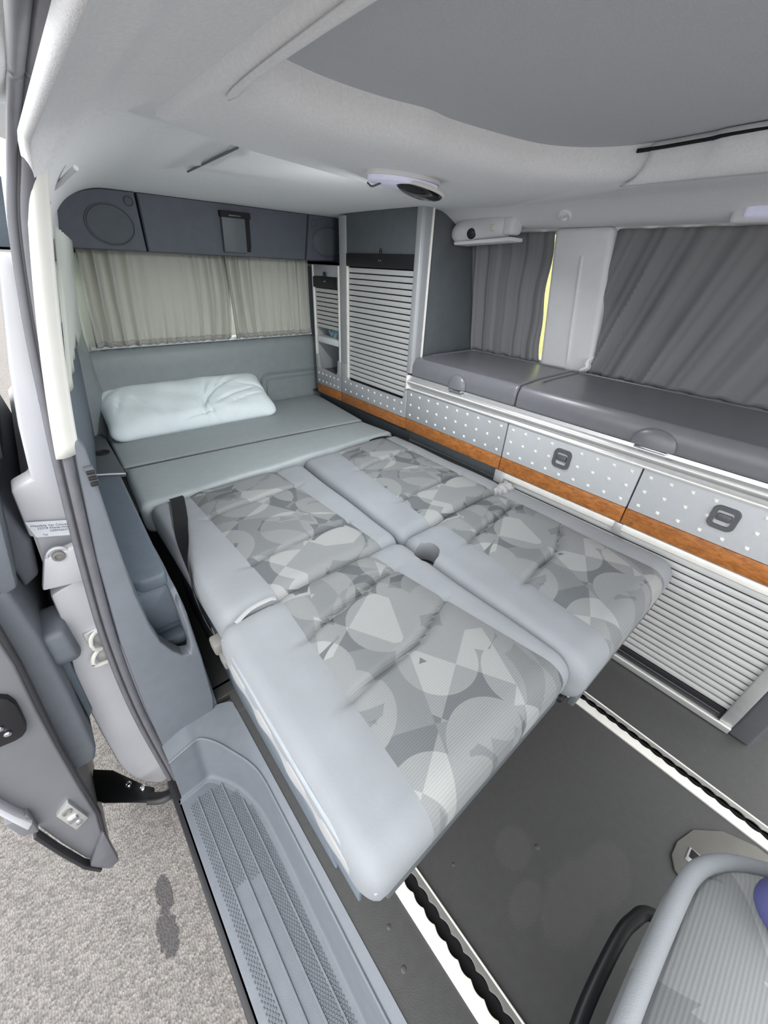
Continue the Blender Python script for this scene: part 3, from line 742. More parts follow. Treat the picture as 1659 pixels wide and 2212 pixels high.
# tall roller wardrobe
wdb = thing('wardrobe', 'tall charcoal wardrobe with silver roller shutter and pale corner post', 'cabinet', (1.4, 1.48, ZW0))
box('back_board', XC+.018, XW, YA+.012, YN-.003, ZW1, 1.295, M['deep'], wdb, r=0)
prism('side_panel', [(XC+.02, .745), (XC+.02, 1.309), (1.315, 1.305), (1.345, 1.296), (1.375, 1.283), (1.405, 1.269), (1.45, 1.259), (1.56, 1.258), (XW+.03, .85), (XW+.03, .745)], 'y', YA, YA+.012, M['charcoal'], wdb, r=.001)
box('header_panel', XC+.004, XC+.018, YA+.012, YN-.062, 1.166, 1.306, M['charcoal'], wdb, r=.001)
hd = box('shutter_header', XC-.004, XC+.012, YA+.012, YN-.062, 1.118, 1.166, M['black'], wdb, r=.003)
for dy in (-.006, .006): lathe('screw', (XC-.004, 1.435+dy, 1.143), (-1, 0, 0), [(.0032, 0), (.0032, .001), (.001, .0015)], M['chrome'], hd, n=8)
lathe('latch_knob', (XC-.002, 1.435, 1.172), (0, 0, 1), [(.006, -.006), (.006, .002), (.003, .006), (.004, .012), (.001, .013)], M['black'], hd, n=10)
slats(wdb, YA+.012, YN-.068, .632, 1.116, 22)
prism('corner_post', [(XC-.003, YA-.014), (XC+.01, YA-.02), (XC+.055, YA-.016), (XC+.06, YA), (XC+.02, YA+.012), (XC-.003, YA+.012)], 'z', .742, 1.312, M['panel'], wdb, r=.003)
tube('post_edge', [(XC+.052, YA-.014, .75), (XC+.052, YA-.014, 1.308)], .007, M['alu_white'], wdb, n=6, sub=1)
box('frame_rail', XC-.002, XC+.012, YN-.068, YN-.055, .63, 1.165, M['alu_white'], wdb, r=.003)
box('frame_rail', XC+.001, XC+.012, YN-.055, YN-.004, .62, 1.30, M['panel'], wdb, r=.002)
bpn = prism('base_panel', [(YA+.002, ZW1), (YN-.002, ZW1), (YN-.002, .695), (YN-.05, .695), (YN-.058, .640), (YN-.072, .622), (YA+.035, .622), (YA+.022, .635), (YA+.018, .69), (YA+.002, .69)], 'x', XC-.003, XC+.013, M['panel'], wdb, r=.002)
rivets(bpn, [YA+.03+.048*i for i in range(10)], [.567, .607], XC-.003)
box('wood_strip', XC-.001, XC+.015, YA+.0015, YN-.0015, ZW0, ZW1-.001, M['wood'], wdb, r=.0015)
# niche cabinet in the corner
nc = thing('niche_cabinet', 'narrow corner cabinet with short roller shutter above an open niche', 'cabinet', (1.35, 1.85, ZW0))
box('frame_rail', XC-.002, XC+.014, YE-.008, YE+.004, .63, 1.118, M['alu_white'], nc, r=.003)
box('frame_rail', XC-.002, XC+.014, YN+.0, YN+.012, .63, 1.118, M['alu_white'], nc, r=.003)
box('side_board', XC+.014, XW, YE-.004, YE+.012, ZW1, 1.118, M['panel'], nc, r=.001)
box('side_board', XC+.014, XW, YN-.001, YN+.011, ZW1, 1.118, M['panel'], nc, r=.001)
box('back_board', XC+.20, XC+.21, YN+.011, YE-.004, ZW1, 1.118, M['pillar'], nc, r=0)
box('niche_floor', XC+.012, XC+.20, YN+.011, YE-.004, .60, .616, M['handle'], nc, r=.001)
shf = box('niche_shelf', XC+.004, XC+.20, YN+.011, YE-.004, .765, .795, M['pillar'], nc, r=.003)
box('top_panel', XC+.002, XC+.20, YN+.011, YE-.006, 1.07, 1.118, M['panel'], nc, r=.002)
hd2 = box('shutter_header', XC-.004, XC+.01, YN+.012, YE-.008, 1.022, 1.068, M['black'], nc, r=.003)
for dy in (-.006, .006): lathe('screw', (XC-.004, 1.848+dy, 1.05), (-1, 0, 0), [(.0032, 0), (.0032, .001), (.001, .0015)], M['chrome'], hd2, n=8)
box('latch_knob', XC-.008, XC, 1.838, 1.858, 1.066, 1.09, M['black'], hd2, r=.003)
slats(nc, YN+.012, YE-.008, .838, 1.021, 9)
bpn = prism('base_panel', [(YN+.002, ZW1), (YE, ZW1), (YE, .70), (YE-.02, .70), (YE-.024, .645), (YE-.035, .632), (YN+.04, .622), (YN+.028, .64), (YN+.024, .70), (YN+.002, .70)], 'x', XC-.003, XC+.013, M['panel'], nc, r=.002)
rivets(bpn, [YN+.022+.037*i for i in range(6)], [.565, .605], XC-.003)
box('wood_strip', XC-.001, XC+.015, YN+.0015, YE, ZW0, ZW1-.001, M['wood'], nc, r=.0015)
# crumpled packet on the niche shelf
V, F, T = roundbox(dense(XC+.03, XC+.13, .02, 8), dense(YN+.02, YN+.15, .02, 10), dense(.797, .832, .012, 3), .014, lambda q: q+Vector((.006*math.sin(q.y*180+q.z*90), .004*math.sin(q.x*200), max(0, (q.z-.797))*.35*math.sin(q.x*140+q.y*110))))
tag(pyd('packet', V, F, M['blue_wrap'], None), 'crumpled bluish plastic packet lying on the niche shelf', 'packet')

# silver worktop rail
PR = [(XC+.02, ZP), (XC-.004, ZP), (XC-.004, ZP+.005), (XC+.002, ZP+.012), (XC-.002, ZP+.018), (XC-.008, ZP+.024), (XC-.010, ZP+.034), (XC-.006, ZP+.042), (XC+.001, ZP+.046), (XC+.004, ZP+.056), (XC+.02, ZP+.058)]
wt = thing('worktop_rail', 'long silver grooved edge profile between drawers and worktop lids', 'edge profile', (XC, .4, ZP))
prism('profile', PR, 'y', YF, YA-.002, M['alu'], wt, r=0)
tube('bright_bead', [(XC-.003, YF, ZP+.005), (XC-.003, YA-.004, ZP+.005)], .003, M['alu_white'], wt, n=8, sub=1)
tube('bright_bead', [(XC-.009, YF, ZP+.034), (XC-.009, YA-.004, ZP+.034)], .003, M['alu_white'], wt, n=8, sub=1)
prism('end_cap', [(XC-.011, ZP-.001), (XC-.011, ZT), (XC+.02, ZT), (XC+.02, ZP-.001)], 'y', YA-.004, YA+.004, M['alu_white'], wt, r=.002)
# worktop lids
def lid(y0, y1, dome_y, dw, label):
    t = thing('kitchen_worktop', label, 'worktop', (1.4, (y0+y1)/2, ZT), 'dark grey lids of the worktop')
    xs = dense(XC+.001, 1.585, .012, 12); ys = dense(y0, y1, .012, 14); zs = dense(ZT-.002, .806, .012, 3)
    V, F, T = roundbox(xs, ys, zs, .010, lambda q: Vector((q.x+.012*(1-sm((.806-q.z)/.03))*(1-sm((q.x-XC)/.05)), q.y, q.z+(.006*sm((q.x-XC)/.16) if q.z > .77 else 0))))
    pyd('lid_shell', V, F, M['lid'], t)
    yi0, yi1 = y0+.03, y1-.03
    tube('raised_rim', [(1.30, yi1, .8125), (1.54, yi1+.0, .8125), (1.558, yi1-.004, .8125), (1.566, yi1-.02, .8125), (1.568, yi1-.06, .8125), (1.568, yi0, .8125)], .0035, M['lid'], t, n=8, sub=4)
    # half-dome grip
    def dm(u, v):
        a = math.pi*u; b = math.pi/2*v
        return (XC-.001-.018*math.cos(b)*math.sin(a)**.8, dome_y-dw*math.cos(a)*(1-.0*v)*math.cos(b*.0), ZT+.004+.05*math.sin(b)*math.sin(a)**.7)
    g = grid('finger_grip', dm, 18, 10, M['lid'], t)
    box('grip_plate', XC-.016, XC+.004, dome_y-dw*.72, dome_y+dw*.72, ZT-.004, ZT+.002, M['chrome'], t, r=.001)
lid(YB-.004, YA-.014, .955, .042, 'shorter dark grey worktop lid next to the wardrobe')
lid(YF, YB-.0065, .262, .055, 'longer dark grey worktop lid under the big curtained window')

# ================================================================== CURTAINS of the right side
def side_curtain(name, yf, zb, zt, folds, slant, amp, label, grp, nu=110):
    def f(u, v):
        z = zb+(zt-zb)*v; ya, yb = yf(v); y = ya+(yb-ya)*u
        ph = folds*u*2*math.pi+slant*(v-.5)*2*math.pi
        a = amp*(.5+.5*math.sin(u*9+1.3))*(1-.55*v)+amp*.35
        z2 = z+(.006*math.sin(ph*1.0+.8)*(1-v)**4)
        return (XW-.018-.262*max(0, z-.81)-a*(math.sin(ph)+.35*math.sin(2.3*ph+1)+.2*math.sin(3.7*ph)) - .012*(1-v), y, z2)
    o = grid(name, f, nu, 26, M['curt_dark'], thick=.0015)
    return tag(o, label, 'curtain', grp)
side_curtain('curtain', lambda v: (.868+.006*math.sin(5*v)+.004*math.sin(13*v), 1.335), .807, 1.248, 6, .25, .006, 'dark grey pleated curtain between wardrobe and right pillar', 'dark side window curtains')
side_curtain('curtain', lambda v: (.650+.012*v, YF), .807, 1.250, -12, 1.5, .010, 'large dark grey curtain with slanting folds over the long side window', 'dark side window curtains', nu=220)
# knotted corner of the large curtain
kn = bmesh.new(); sweep_bm(kn, spline([(XW-.045, .640, .868), (XW-.06, .652, .852), (XW-.065, .648, .834), (XW-.072, .668, .820)], 5), circ(.014, 8, .008), (0, 1, 0), scale=lambda t: .6+.8*math.sin(math.pi*t))
tag(bmobj('curtain_tie', kn, M['pillar']), 'pale grey knotted tie at the lower corner of the large curtain', 'curtain tie')
# sunlit yellowish wall of the neighbouring building, seen through the gap beside the small curtain
nb = thing('neighbour_wall', 'pale yellow house wall outside seen through the gap beside the small curtain', 'building', (6, 4, -.5))
box('wall', 6, 6.2, -3, 12, -.5, 4.0, M['gold'], nb, r=.02)
# rear curtains
def rear_curtain(x0, x1, skew, folds, label):
    def f(u, v):
        z = .797+.345*v; x = x0+(x1-x0)*u+skew*(1-v)*(1-u)-(.026*(1-v)**3*u if x0 < .5 else 0)
        ph = folds*2*math.pi*u+.5*math.sin(4*u+2.2*v)+.8*math.sin(11*u)
        a = .014*(.55+.45*math.sin(7*u+1))*(.85+.3*v)
        w = .0035*math.sin(ph*2.3+v*3)*(1-v)**2
        return (x+.003*math.cos(ph), 2.012-a*math.sin(ph)-w+.006*(1-v), z+.0025*math.sin(ph*1.5)*(1-v)**5)
    o = grid('curtain', f, 130, 24, M['curt_rear'], thick=.0012)
    tag(o, label, 'curtain', 'beige curtains of the tailgate window')
    def hem(u, v):
        p = f(u, .012+.05*v); return (p[0], p[1]-.003-.0015*math.sin(math.pi*v), p[2])
    grid('hem', hem, 130, 3, M['curt_rear'], o, thick=.001)
rear_curtain(.240, .792, -.036, 11, 'wide beige grey pleated curtain over the left part of the tailgate window')
rear_curtain(.780, 1.212, .006, 9, 'narrower beige grey pleated curtain on the right of the tailgate window')

# ================================================================== OVERHEAD BOX at the rear
ob = thing('overhead_box', 'dark grey overhead storage box with two round speakers above the tailgate', 'storage box', (.75, 1.95, 1.13))
def yfront(z): return 1.888-.02*(z-1.135)/.17      # face leans toward the viewer at its top
OL = [(.163, 1.15), (.170, 1.185), (.195, 1.222), (.228, 1.256), (.262, 1.280), (.30, 1.295), (.345, 1.304), (.448, 1.306)]
def face_panel(name, poly, parent, m, gap=.0):
    n = len(poly); V = []
    for x, z in poly: V.append((x, yfront(z)+.004, z))
    cx = sum(p[0] for p in poly)/n; cz = sum(p[1] for p in poly)/n
    for x, z in poly: V.append((x+(cx-x)*.012, yfront(z), z+(cz-z)*.03))
    for x, z in poly: V.append((x, 2.05, z))
    F = [tuple(range(n, 2*n))]
    for i in range(n): F += [(i, (i+1) % n, n+(i+1) % n, n+i), (i, 2*n+i, 2*n+(i+1) % n, (i+1) % n)]
    F.append(tuple(range(2*n, 3*n)))
    return pyd(name, V, F, m, parent)
left = face_panel('end_section', [(.205, 1.134), (.178, 1.139)]+OL+[(.450, 1.134)], ob, M['box'])
mid = face_panel('flap', [(.456, 1.134), (.456, 1.306), (1.136, 1.306), (1.122, 1.134)], ob, M['box'])
right = face_panel('end_section', [(1.128, 1.134), (1.142, 1.306), (1.42, 1.306), (1.42, 1.134)], ob, M['box'])
def speaker(parent, x, z, rx, rz, tx, tz, tr):
    for nm, cx, cz, a, b in (('speaker_grille', x, z, rx, rz), ('tweeter_grille', tx, tz, tr, tr)):
        V, F = [], []; n = 36
        for k, (s, dy) in enumerate(((1.0, .002), (1.0, -.0035), (.965, -.0045), (.95, -.001), (.93, .0), (.90, -.002), (.5, -.003))):
            for i in range(n):
                t = 2*math.pi*i/n; zz = cz+b*s*math.sin(t); V.append((cx+a*s*math.cos(t), yfront(zz)+dy, zz))
        for k in range(6):
            for i in range(n): F.append((k*n+i, k*n+(i+1) % n, (k+1)*n+(i+1) % n, (k+1)*n+i))
        F.append(tuple(range(6*n, 7*n)))
        pyd(nm, V, F, M['grille'], parent)
speaker(left, .352, 1.207, .075, .060, .424, 1.278, .014)
speaker(right, 1.245, 1.209, .086, .060, 1.165, 1.275, .014)
# latch recess in the flap: dark slot with a slanted finger plate
V = [(.735, yfront(1.276)-.001, 1.276), (.862, yfront(1.276)-.001, 1.276), (.840, yfront(1.15)-.001, 1.15), (.735, yfront(1.15)-.001, 1.15)]
box('latch_slot', .733, .858, 1.852, 1.874, 1.262, 1.283, M['deep'], mid, r=.003)
prism('latch_plate', [(1.875, 1.264), (1.853, 1.262), (1.868, 1.148), (1.89, 1.145)], 'x', .737, .832, M['charcoal'], mid, r=.002)
prism('latch_side', [(1.875, 1.268), (1.862, 1.264), (1.876, 1.17), (1.885, 1.15)], 'x', .834, .856, M['deep'], mid, r=.002)
box('latch_button', .765, .815, 1.850, 1.862, 1.266, 1.272, M['handle'], mid, r=.002)

# ================================================================== BED
mt = thing('rear_mattress', 'grey leatherette rear bed board in two joined sections', 'mattress', (.66, 1.7, .36))
def quad_warp(xs, ys, A, B, C_, D):
    """maps the x,y rectangle to quad A(x0,y0) B(x1,y0) C(x1,y1) D(x0,y1)"""
    x0, x1, y0, y1 = xs[0], xs[-1], ys[0], ys[-1]
    def w(q):
        u = (q.x-x0)/(x1-x0); v = (q.y-y0)/(y1-y0)
        p = (Vector(A)*(1-u)*(1-v)+Vector(B)*u*(1-v)+Vector(C_)*u*v+Vector(D)*(1-u)*v)
        return Vector((p.x, p.y, q.z+p.z))
    return w
def slab(name, A, B, C_, D, z0, z1, r, m, parent, dz=None):
    xs, ys, zs = dense(0, 1.1, r, 30), dense(0, .4, r, 14), dense(z0, z1, r, 2)
    w = quad_warp(xs, ys, A, B, C_, D)
    def w2(q):
        p = w(q)
        if dz and q.z > (z0+z1)/2: p.z += dz((q.x)/1.1, (q.y)/.4)
        return p
    V, F, T = roundbox(xs, ys, zs, r, w2)
    return pyd(name, V, F, m, parent)
slab('rear_section', (.118, 1.585, 0), (1.178, 1.505, 0), (1.235, 2.036, 0), (.135, 2.036, 0), .37, .459, .014, M['mattress'], mt, lambda u, v: .004*math.sin(math.pi*u)*math.sin(math.pi*v))
slab('front_section', (.100, 1.262, -.004), (1.205, 1.30, .0), (1.176, 1.503, 0), (.118, 1.583, 0), .345, .459, .03, M['mattress'], mt, lambda u, v: .003*math.sin(math.pi*u)+.002*math.sin(u*23+1)*(1-v))
tube('seam', [(.122, 1.584, .4535), (.65, 1.545, .4575), (1.172, 1.504, .4535)], .0025, M['handle'], mt, n=6)
# pillow leaning on the tailgate
V, F, T = roundbox(dense(-.36, .36, .12, 70, 12), dense(-.15, .15, .10, 34, 12), dense(-.058, .058, .05, 3, 6), .058)
rot = Matrix.Rotation(math.radians(-2.0), 4, 'Z') @ Matrix.Rotation(math.radians(26), 4, 'X')
def pil(q):
    u, v = q.x/.36, q.y/.15
    k = (1-.30*abs(u)**4)*(1-.30*abs(v)**4)
    z = q.z*k*1.02
    # pulled corners and creases of the slip
    cx = 1+.07*(abs(u)**5)*(abs(v)**4)
    p = Vector((q.x*cx, q.y*cx, z))
    top = 1 if q.z > 0 else 0
    def cr(x0, y0, ang, ln, wd, dp):
        c, s = math.cos(ang), math.sin(ang); a = (q.x-x0)*c+(q.y-y0)*s; b = -(q.x-x0)*s+(q.y-y0)*c+.25*a*a*3
        return -1.7*dp*math.exp(-(b/wd)**2)*math.exp(-(a/ln)**4)
    if top:
        for args in ((.04, -.03, 1.25, .11, .008, .007), (.075, .0, .9, .12, .007, .006), (.11, .02, .7, .12, .007, .006), (.15, .045, .5, .11, .007, .005), (.17, -.03, .35, .12, .008, .005),
                     (.22, -.06, .25, .10, .007, .004), (-.20, -.02, -1.0, .08, .010, .004), (-.29, .02, 1.2, .07, .007, .004), (.0, -.11, .15, .09, .008, .006), (.05, -.09, 1.7, .05, .006, .006), (-.32, .08, .6, .05, .006, .004), (.3, .02, -.4, .07, .007, .004)):
            p.z += cr(*args)
        p.z += .003*math.sin(q.x*31+q.y*17)*math.sin(q.y*43-q.x*9)
    return (rot @ p)+Vector((.505, 1.952, .540))
V = [pil(q) for q in V]
tag(pyd('pillow', V, F, M['pillow']), 'white rectangular pillow leaning on the tailgate trim', 'pillow')

# folding bench: two seats, each cushion and backrest lying flat
def soft_block(name, xa, xb, y0, y1, z0, z1, pl, pr, r, grooves, parent, puff=.008, labelled=None, fronty=False, notch=None, da=0, db=0):
    """block with a patterned centre panel (pl, pr functions of v give its edges) and plain bolsters at both sides"""
    n1, n2, n3 = 7, 14, 7
    x0b = (xa+xb)/2
    xs = dense(0, 3, .5, 1)   # placeholder
    def seg(a, b, n, endr): 
        return [a+(b-a)*i/n for i in range(n)]
    # parametric x: 0..1 left bolster, 1..2 panel, 2..3 right bolster
    us = [0, .03, .08, .16, .28, .42, .6, .8] + [1+i/n2 for i in range(n2)] + [2, 2.2, 2.4, 2.58, 2.72, 2.84, 2.92, 2.97, 3]
    W = xb-xa
    pm0 = (pl(.5)-xa)/W; pm1 = (pr(.5)-xa)/W
    def ux(u): return xa+W*(pm0*u if u < 1 else (pm0+(pm1-pm0)*(u-1) if u < 2 else pm1+(1-pm1)*(u-2)))
    xs = [ux(u) for u in us]
    ys = dense(y0, y1, r, 72, 6); zs = dense(z0, z1, r, 3, 5)
    iL, iR = us.index(1.0) if 1.0 in us else 8, us.index(2)
    a0, a1 = xs[iL], xs[iR]
    def warp(q):
        v = (q.y-y0)/(y1-y0); L_, R_ = pl(v), pr(v); x = q.x
        if x <= a0: x = xa+(x-xa)*(L_-xa)/(a0-xa)
        elif x <= a1: x = L_+(x-a0)*(R_-L_)/(a1-a0)
        else: x = R_+(x-a1)*(xb-R_)/(xb-a1)
        p = Vector((x, q.y, q.z))
        up_ = sm((q.z-(z0+.55*(z1-z0)))/(.4*(z1-z0)))
        if up_ > 0:
            du = (x-L_)/(R_-L_)
            inside = 0 <= du <= 1
            # seams at panel edges
            sd_ = min(abs(x-L_), abs(x-R_)); p.z -= .0045*math.exp(-(sd_/.006)**2)*up_
            if inside:
                g = 0
                for gf in grooves:
                    d_ = q.y-gf(du); g = max(g, math.exp(-(d_/.0075)**2))
                p.z += (puff*(1-g)*min(1, 6*du, 6*(1-du))-.009*g)*up_*sm((q.y-y0)/.03+.3)
            else:
                p.z += .003*math.sin(q.y*19+x*5)*up_*.5
        if notch:
            nx_, ny_, nr_ = notch
            dy_ = abs(q.y-ny_)
            if dy_ < nr_:
                w_ = nr_*math.sqrt(1-(dy_/nr_)**2)
                if x0b < nx_: p.x = min(p.x, nx_-w_*.95)
                else: p.x = max(p.x, nx_+w_*1.05)
        t_ = (x-xa)/W; p.x += (da*(1-t_)+db*t_)*v
        return p
    V, F, T = roundbox(xs, ys, zs, r, warp, rx=r*.62)
    c = sub(V, F, [iL <= t < iR for t in T])
    ob_ = pyd(name, c[0], c[1], M['pattern'], parent)
    for lo, hi in ((-1, iL), (iR, len(xs))):
        s_ = sub(V, F, [lo <= t < hi for t in T]); pyd('side_bolster', s_[0], s_[1], M['bolster'], ob_)
    return ob_
seatL = thing('folding_bench', 'folded flat bench seat nearer the sliding door with black belt across it', 'seat', (.38, .66, 0), 'two folded flat bench seats')
seatR = thing('folding_bench', 'folded flat bench seat beside the cabinets', 'seat', (.93, .66, 0), 'two folded flat bench seats')
lp = lambda a, b: (lambda v: a+(b-a)*v)
ZS = .455
soft_block('seat_cushion', .106, .652, .105, .664, .325, ZS, lp(.226, .26), lp(.615, .525), .05, [lambda d: .51+.05*d-.02*(d-.5)**2, lambda d: .335+.02*d+.12*max(0, d-.55)**1.2], seatL, notch=(.658, .552, .036), da=0, db=.006)
soft_block('seat_cushion', .640, 1.197, .075, .652, .325, ZS+.004, lp(.762, .797), lp(1.108, 1.112), .05, [lambda d: .51+.04*d, lambda d: .31+.02*d+.14*max(0, d-.5)**1.2], seatR, notch=(.656, .552, .034), da=.012)
soft_block('backrest', .122, .652, .642, 1.275, .34, ZS+.002, lp(.262, .238), lp(.585, .534), .045, [lambda d: .80+.01*d, lambda d: 1.08+.02*d], seatL, puff=.006, db=.030)
soft_block('backrest', .650, 1.185, .638, 1.285, .34, ZS+.006, lp(.777, .826), lp(1.110, 1.112), .045, [lambda d: .80+.01*d, lambda d: 1.07+.02*d], seatR, puff=.006, da=.036)
lathe('buckle_opening', (.660, .552, .40), (0, 0, 1), [(.036, -.06), (.036, .0), (.02, .0), (.004, .0)], M['deep'], seatL, n=20)
# loose flap of cover at the hinge of the left seat
tube('cover_flap', [(.150, .638, ZS-.006), (.19, .648, ZS+.004), (.235, .648, ZS+.006), (.25, .645, ZS+.002)], .006, M['bolster_edge'], seatL, n=8, ry=.003)
# white edge of the left cushion (side band) with two piping lines
tube('edge_piping', [(.116, .63, .428), (.112, .4, .430), (.112, .2, .428), (.122, .112, .40)], .0045, M['piping'], seatL, n=8)
def sideband(u, v):
    y = .61-.455*u; z = .415-.075*v+.006*math.sin(u*17)*v
    return (.107-.003*math.sin(math.pi*v)+.012*(v*v)*.3+.003*math.sin(u*25+v*3)*v, y, z)
grid('side_band', sideband, 40, 6, M['bolster_edge'], seatL, thick=.003)
# frame under the cushions
for sx0, sx1, sy, sp, lx in ((.125, .651, .13, seatL, .25), (.652, 1.185, .10, seatR, .968)):
    fr_ = box('base_frame', sx0, sx1, sy, .64, .305, .324, M['black'], sp, r=.006)
    box('base_plate', sx0+.015, sx1-.01, .66, 1.25, .31, .338, M['black'], fr_, r=.006)
    box('front_lip', sx0+.02, sx1, sy-.02, sy-.005, .300, .335, M['charcoal'], fr_, r=.004)
    prism('leg', [(.30, .007), (1.05, .007), (1.0, .31), (.35, .31)], 'x', lx-.03, lx+.03, M['black'], fr_, r=.008)
prism('side_lip', [(.14, .285), (.64, .285), (.64, .33), (.14, .33)], 'x', .112, .118, M['trim_dark'], seatL, r=.002)
prism('side_shield', [(.26, .004), (.76, .004), (1.2, .05), (1.2, .30), (.62, .30), (.45, .25)], 'x', .142, .150, M['trim_dark'], seatL, r=.003)
# seat belts
def strap(name, pts, w, m, parent, wdir, th=.0016):
    bm = bmesh.new(); P = spline(pts, 6); rows = []
    Wd = [Vector(d).normalized() for d in wdir]
    for i, p in enumerate(P):
        f_ = i/(len(P)-1)*(len(Wd)-1); k = min(int(f_), len(Wd)-2) if len(Wd) > 1 else 0
        d = Wd[k].lerp(Wd[k+1], f_-k).normalized() if len(Wd) > 1 else Wd[0]
        t = (P[min(i+1, len(P)-1)]-P[max(i-1, 0)]).normalized(); n = t.cross(d).normalized()
        rows.append([bm.verts.new(p+d*w*a+n*th*b) for a, b in ((-.5, -.5), (.5, -.5), (.5, .5), (-.5, .5))])
    for i in range(len(rows)-1):
        for j in range(4): bm.faces.new((rows[i][j], rows[i][(j+1) % 4], rows[i+1][(j+1) % 4], rows[i+1][j]))
    bm.faces.new(rows[0]); bm.faces.new(rows[-1][::-1])
    return bmobj(name, bm, m, parent)
sb = thing('seat_belt', 'black seat belt lying over the left edge of the near seat', 'seat belt', (.12, .9, .3), 'seat belts of the bench')
strap('strap', [(.208, 1.262, .455), (.205, 1.225, .4635), (.182, 1.12, .4645), (.160, 1.03, .465), (.142, .94, .462), (.124, .86, .446), (.113, .80, .39), (.121, .75, .335)], .042, M['belt'], sb, [(1, .05, 0), (1, .1, 0), (.95, .1, .1), (.7, .05, .6), (.2, .2, 1), (0, .7, .7), (0, 1, .4)])
box('buckle', .100, .128, .672, .712, .338, .372, M['belt_grey'], sb, r=.006)
box('buckle_tongue', .106, .124, .640, .676, .318, .345, M['belt_grey'], sb, r=.004)
strap('webbing', [(.121, .75, .335), (.118, .725, .34), (.113, .70, .35)], .03, M['belt_grey'], sb, [(0, .7, .7), (.2, .8, .6)])
sb2 = thing('seat_belt', 'black seat belt edging the far side of the right backrest', 'seat belt', (1.2, 1.0, .44), 'seat belts of the bench')
strap('strap', [(1.05, 1.288, .444), (1.13, 1.275, .447), (1.178, 1.20, .447), (1.19, 1.05, .447), (1.196, .85, .445), (1.198, .69, .442)], .03, M['belt'], sb2, [(.2, 1, .3), (.8, .6, .3), (1, .2, .3), (1, 0, .3)])
# crumpled cover end at the right hinge
V, F, T = roundbox(dense(1.11, 1.20, .02, 8), dense(.615, .662, .016, 6), dense(.42, .468, .016, 3), .016, lambda q: q+Vector((.003*math.sin(q.y*300), .005*math.sin(q.x*160+q.z*80), .006*math.sin(q.x*210+q.y*60))))
pyd('cover_bunch', V, F, M['bolster_edge'], seatR)

# ================================================================== FRONT SEAT (swivelled) bottom right
fs = thing('front_seat', 'swivelled front seat with patterned cushion at the lower right', 'seat', (.36, -.4, 0))
V, F, T = roundbox(dense(.02, .605, .10, 12, 7), dense(-.74, -.156, .10, 12, 7), dense(.31, .452, .05, 3, 5), .085, lambda q: Vector((q.x, q.y-.10*sm((q.x-.42)/.2)**2+.01*math.sin(q.x*6), q.z)))
pyd('seat_cushion', V, F, M['pattern_big'], fs)
# pale welt along the cushion edge
def edge_line(o1, z, n=40):
    pts = []
    for i in range(n+1):
        x = .03+.55*i/n; y = -.156-.10*sm((x-.42)/.2)**2+.01*math.sin(x*6)-max(0, x-.52)**2*6-o1
        pts.append((x, y, z))
    return pts
tube('edge_welt', edge_line(.006, .424), .011, M['bolster'], fs, n=10, sub=1)
V, F, T = roundbox(dense(-.045, .045, .03, 4), dense(-.19, .19, .05, 8), dense(-.035, .035, .02, 3), .034)
ar = Matrix.Translation((.592, -.346, .487)) @ Matrix.Rotation(math.radians(-130), 4, 'Z')
pyd('armrest', [ar @ q for q in V], F, M['violet'], fs)
tube('release_bar', [(.20, -.30, .17), (.215, -.20, .185), (.245, -.165, .195), (.31, -.155, .195), (.42, -.157, .195), (.470, -.165, .195), (.505, -.185, .195), (.52, -.26, .19)], .0105, M['black'], fs, n=12)
box('pedestal', .20, .52, -.62, -.34, .0, .30, M['black'], fs, r=.02)
# floor plate with a square hole
pl_ = thing('mounting_plate', 'rounded grey brown floor plate with a rectangular socket by the front seat', 'floor plate', (.83, -.32, 0))
PP = [(.715, -.26), (.727, -.228), (.752, -.214), (.79, -.214), (.847, -.232), (.90, -.28), (.927, -.34), (.93, -.45), (.72, -.45)]
prism('plate', PP, 'z', .0005, .006, mat('plate_plastic', (104, 103, 99), .45), pl_, r=.002)
box('socket', .766, .800, -.262, -.236, .005, .009, M['alu'], pl_, r=.002)
box('socket_hole', .776, .798, -.258, -.240, .007, .0095, M['deep'], pl_, r=.001)

# ================================================================== SLIDING DOOR (slid back), lower arm
dr = thing('sliding_door', 'open silver sliding van door standing beside the body', 'door', (-.3, 1.2, -.3))
DP = [(-.196, .78), (-.203, .60), (-.207, .48), (-.222, .35), (-.233, .22), (-.246, .05), (-.254, -.09), (-.268, -.17), (-.278, -.24), (-.284, -.314), (-.296, -.316), (-.312, -.29), (-.326, -.24), (-.336, -.12), (-.342, .0), (-.352, .10), (-.368, .25), (-.38, .45), (-.375, .78)]
prism('door_shell', DP, 'y', .762, 1.95, M['paint_shaded'], dr, r=.010, seg=3)
prism('door_skirt', [(-.29, -.20), (-.262, -.16), (-.276, -.325), (-.30, -.335), (-.326, -.262)], 'y', .745, .765, M['rubber'], dr, r=.003)
prism('edge_seal', [(-.198, .62), (-.205, .48), (-.231, .22), (-.252, -.09), (-.270, -.19), (-.264, -.19), (-.246, -.09), (-.225, .22), (-.198, .48), (-.190, .62)], 'y', .752, .768, M['rubber_dark'], dr, r=.002)
inn = prism('inner_trim', [(-.21, .80), (-.17, .80), (-.166, .50), (-.176, .30), (-.192, .10), (-.205, .06), (-.25, .06)], 'y', .80, 1.9, M['trim'], dr, r=.010, seg=3)
prism('trim_ridge', [(-.168, .74), (-.128, .73), (-.12, .64), (-.135, .56), (-.165, .54)], 'y', .90, 1.85, M['trim'], inn, r=.010, seg=3)
prism('trim_pad', [(-.174, .36), (-.160, .34), (-.172, .16), (-.186, .14)], 'y', .86, 1.7, M['trim_dark'], inn, r=.004)
hb = prism('grab_handle', [(.82, .465), (.82, .385), (.85, .35), (.92, .345), (.95, .38), (.95, .44), (.92, .465)], 'x', -.215, -.132, M['trim'], dr, r=.014, seg=3)
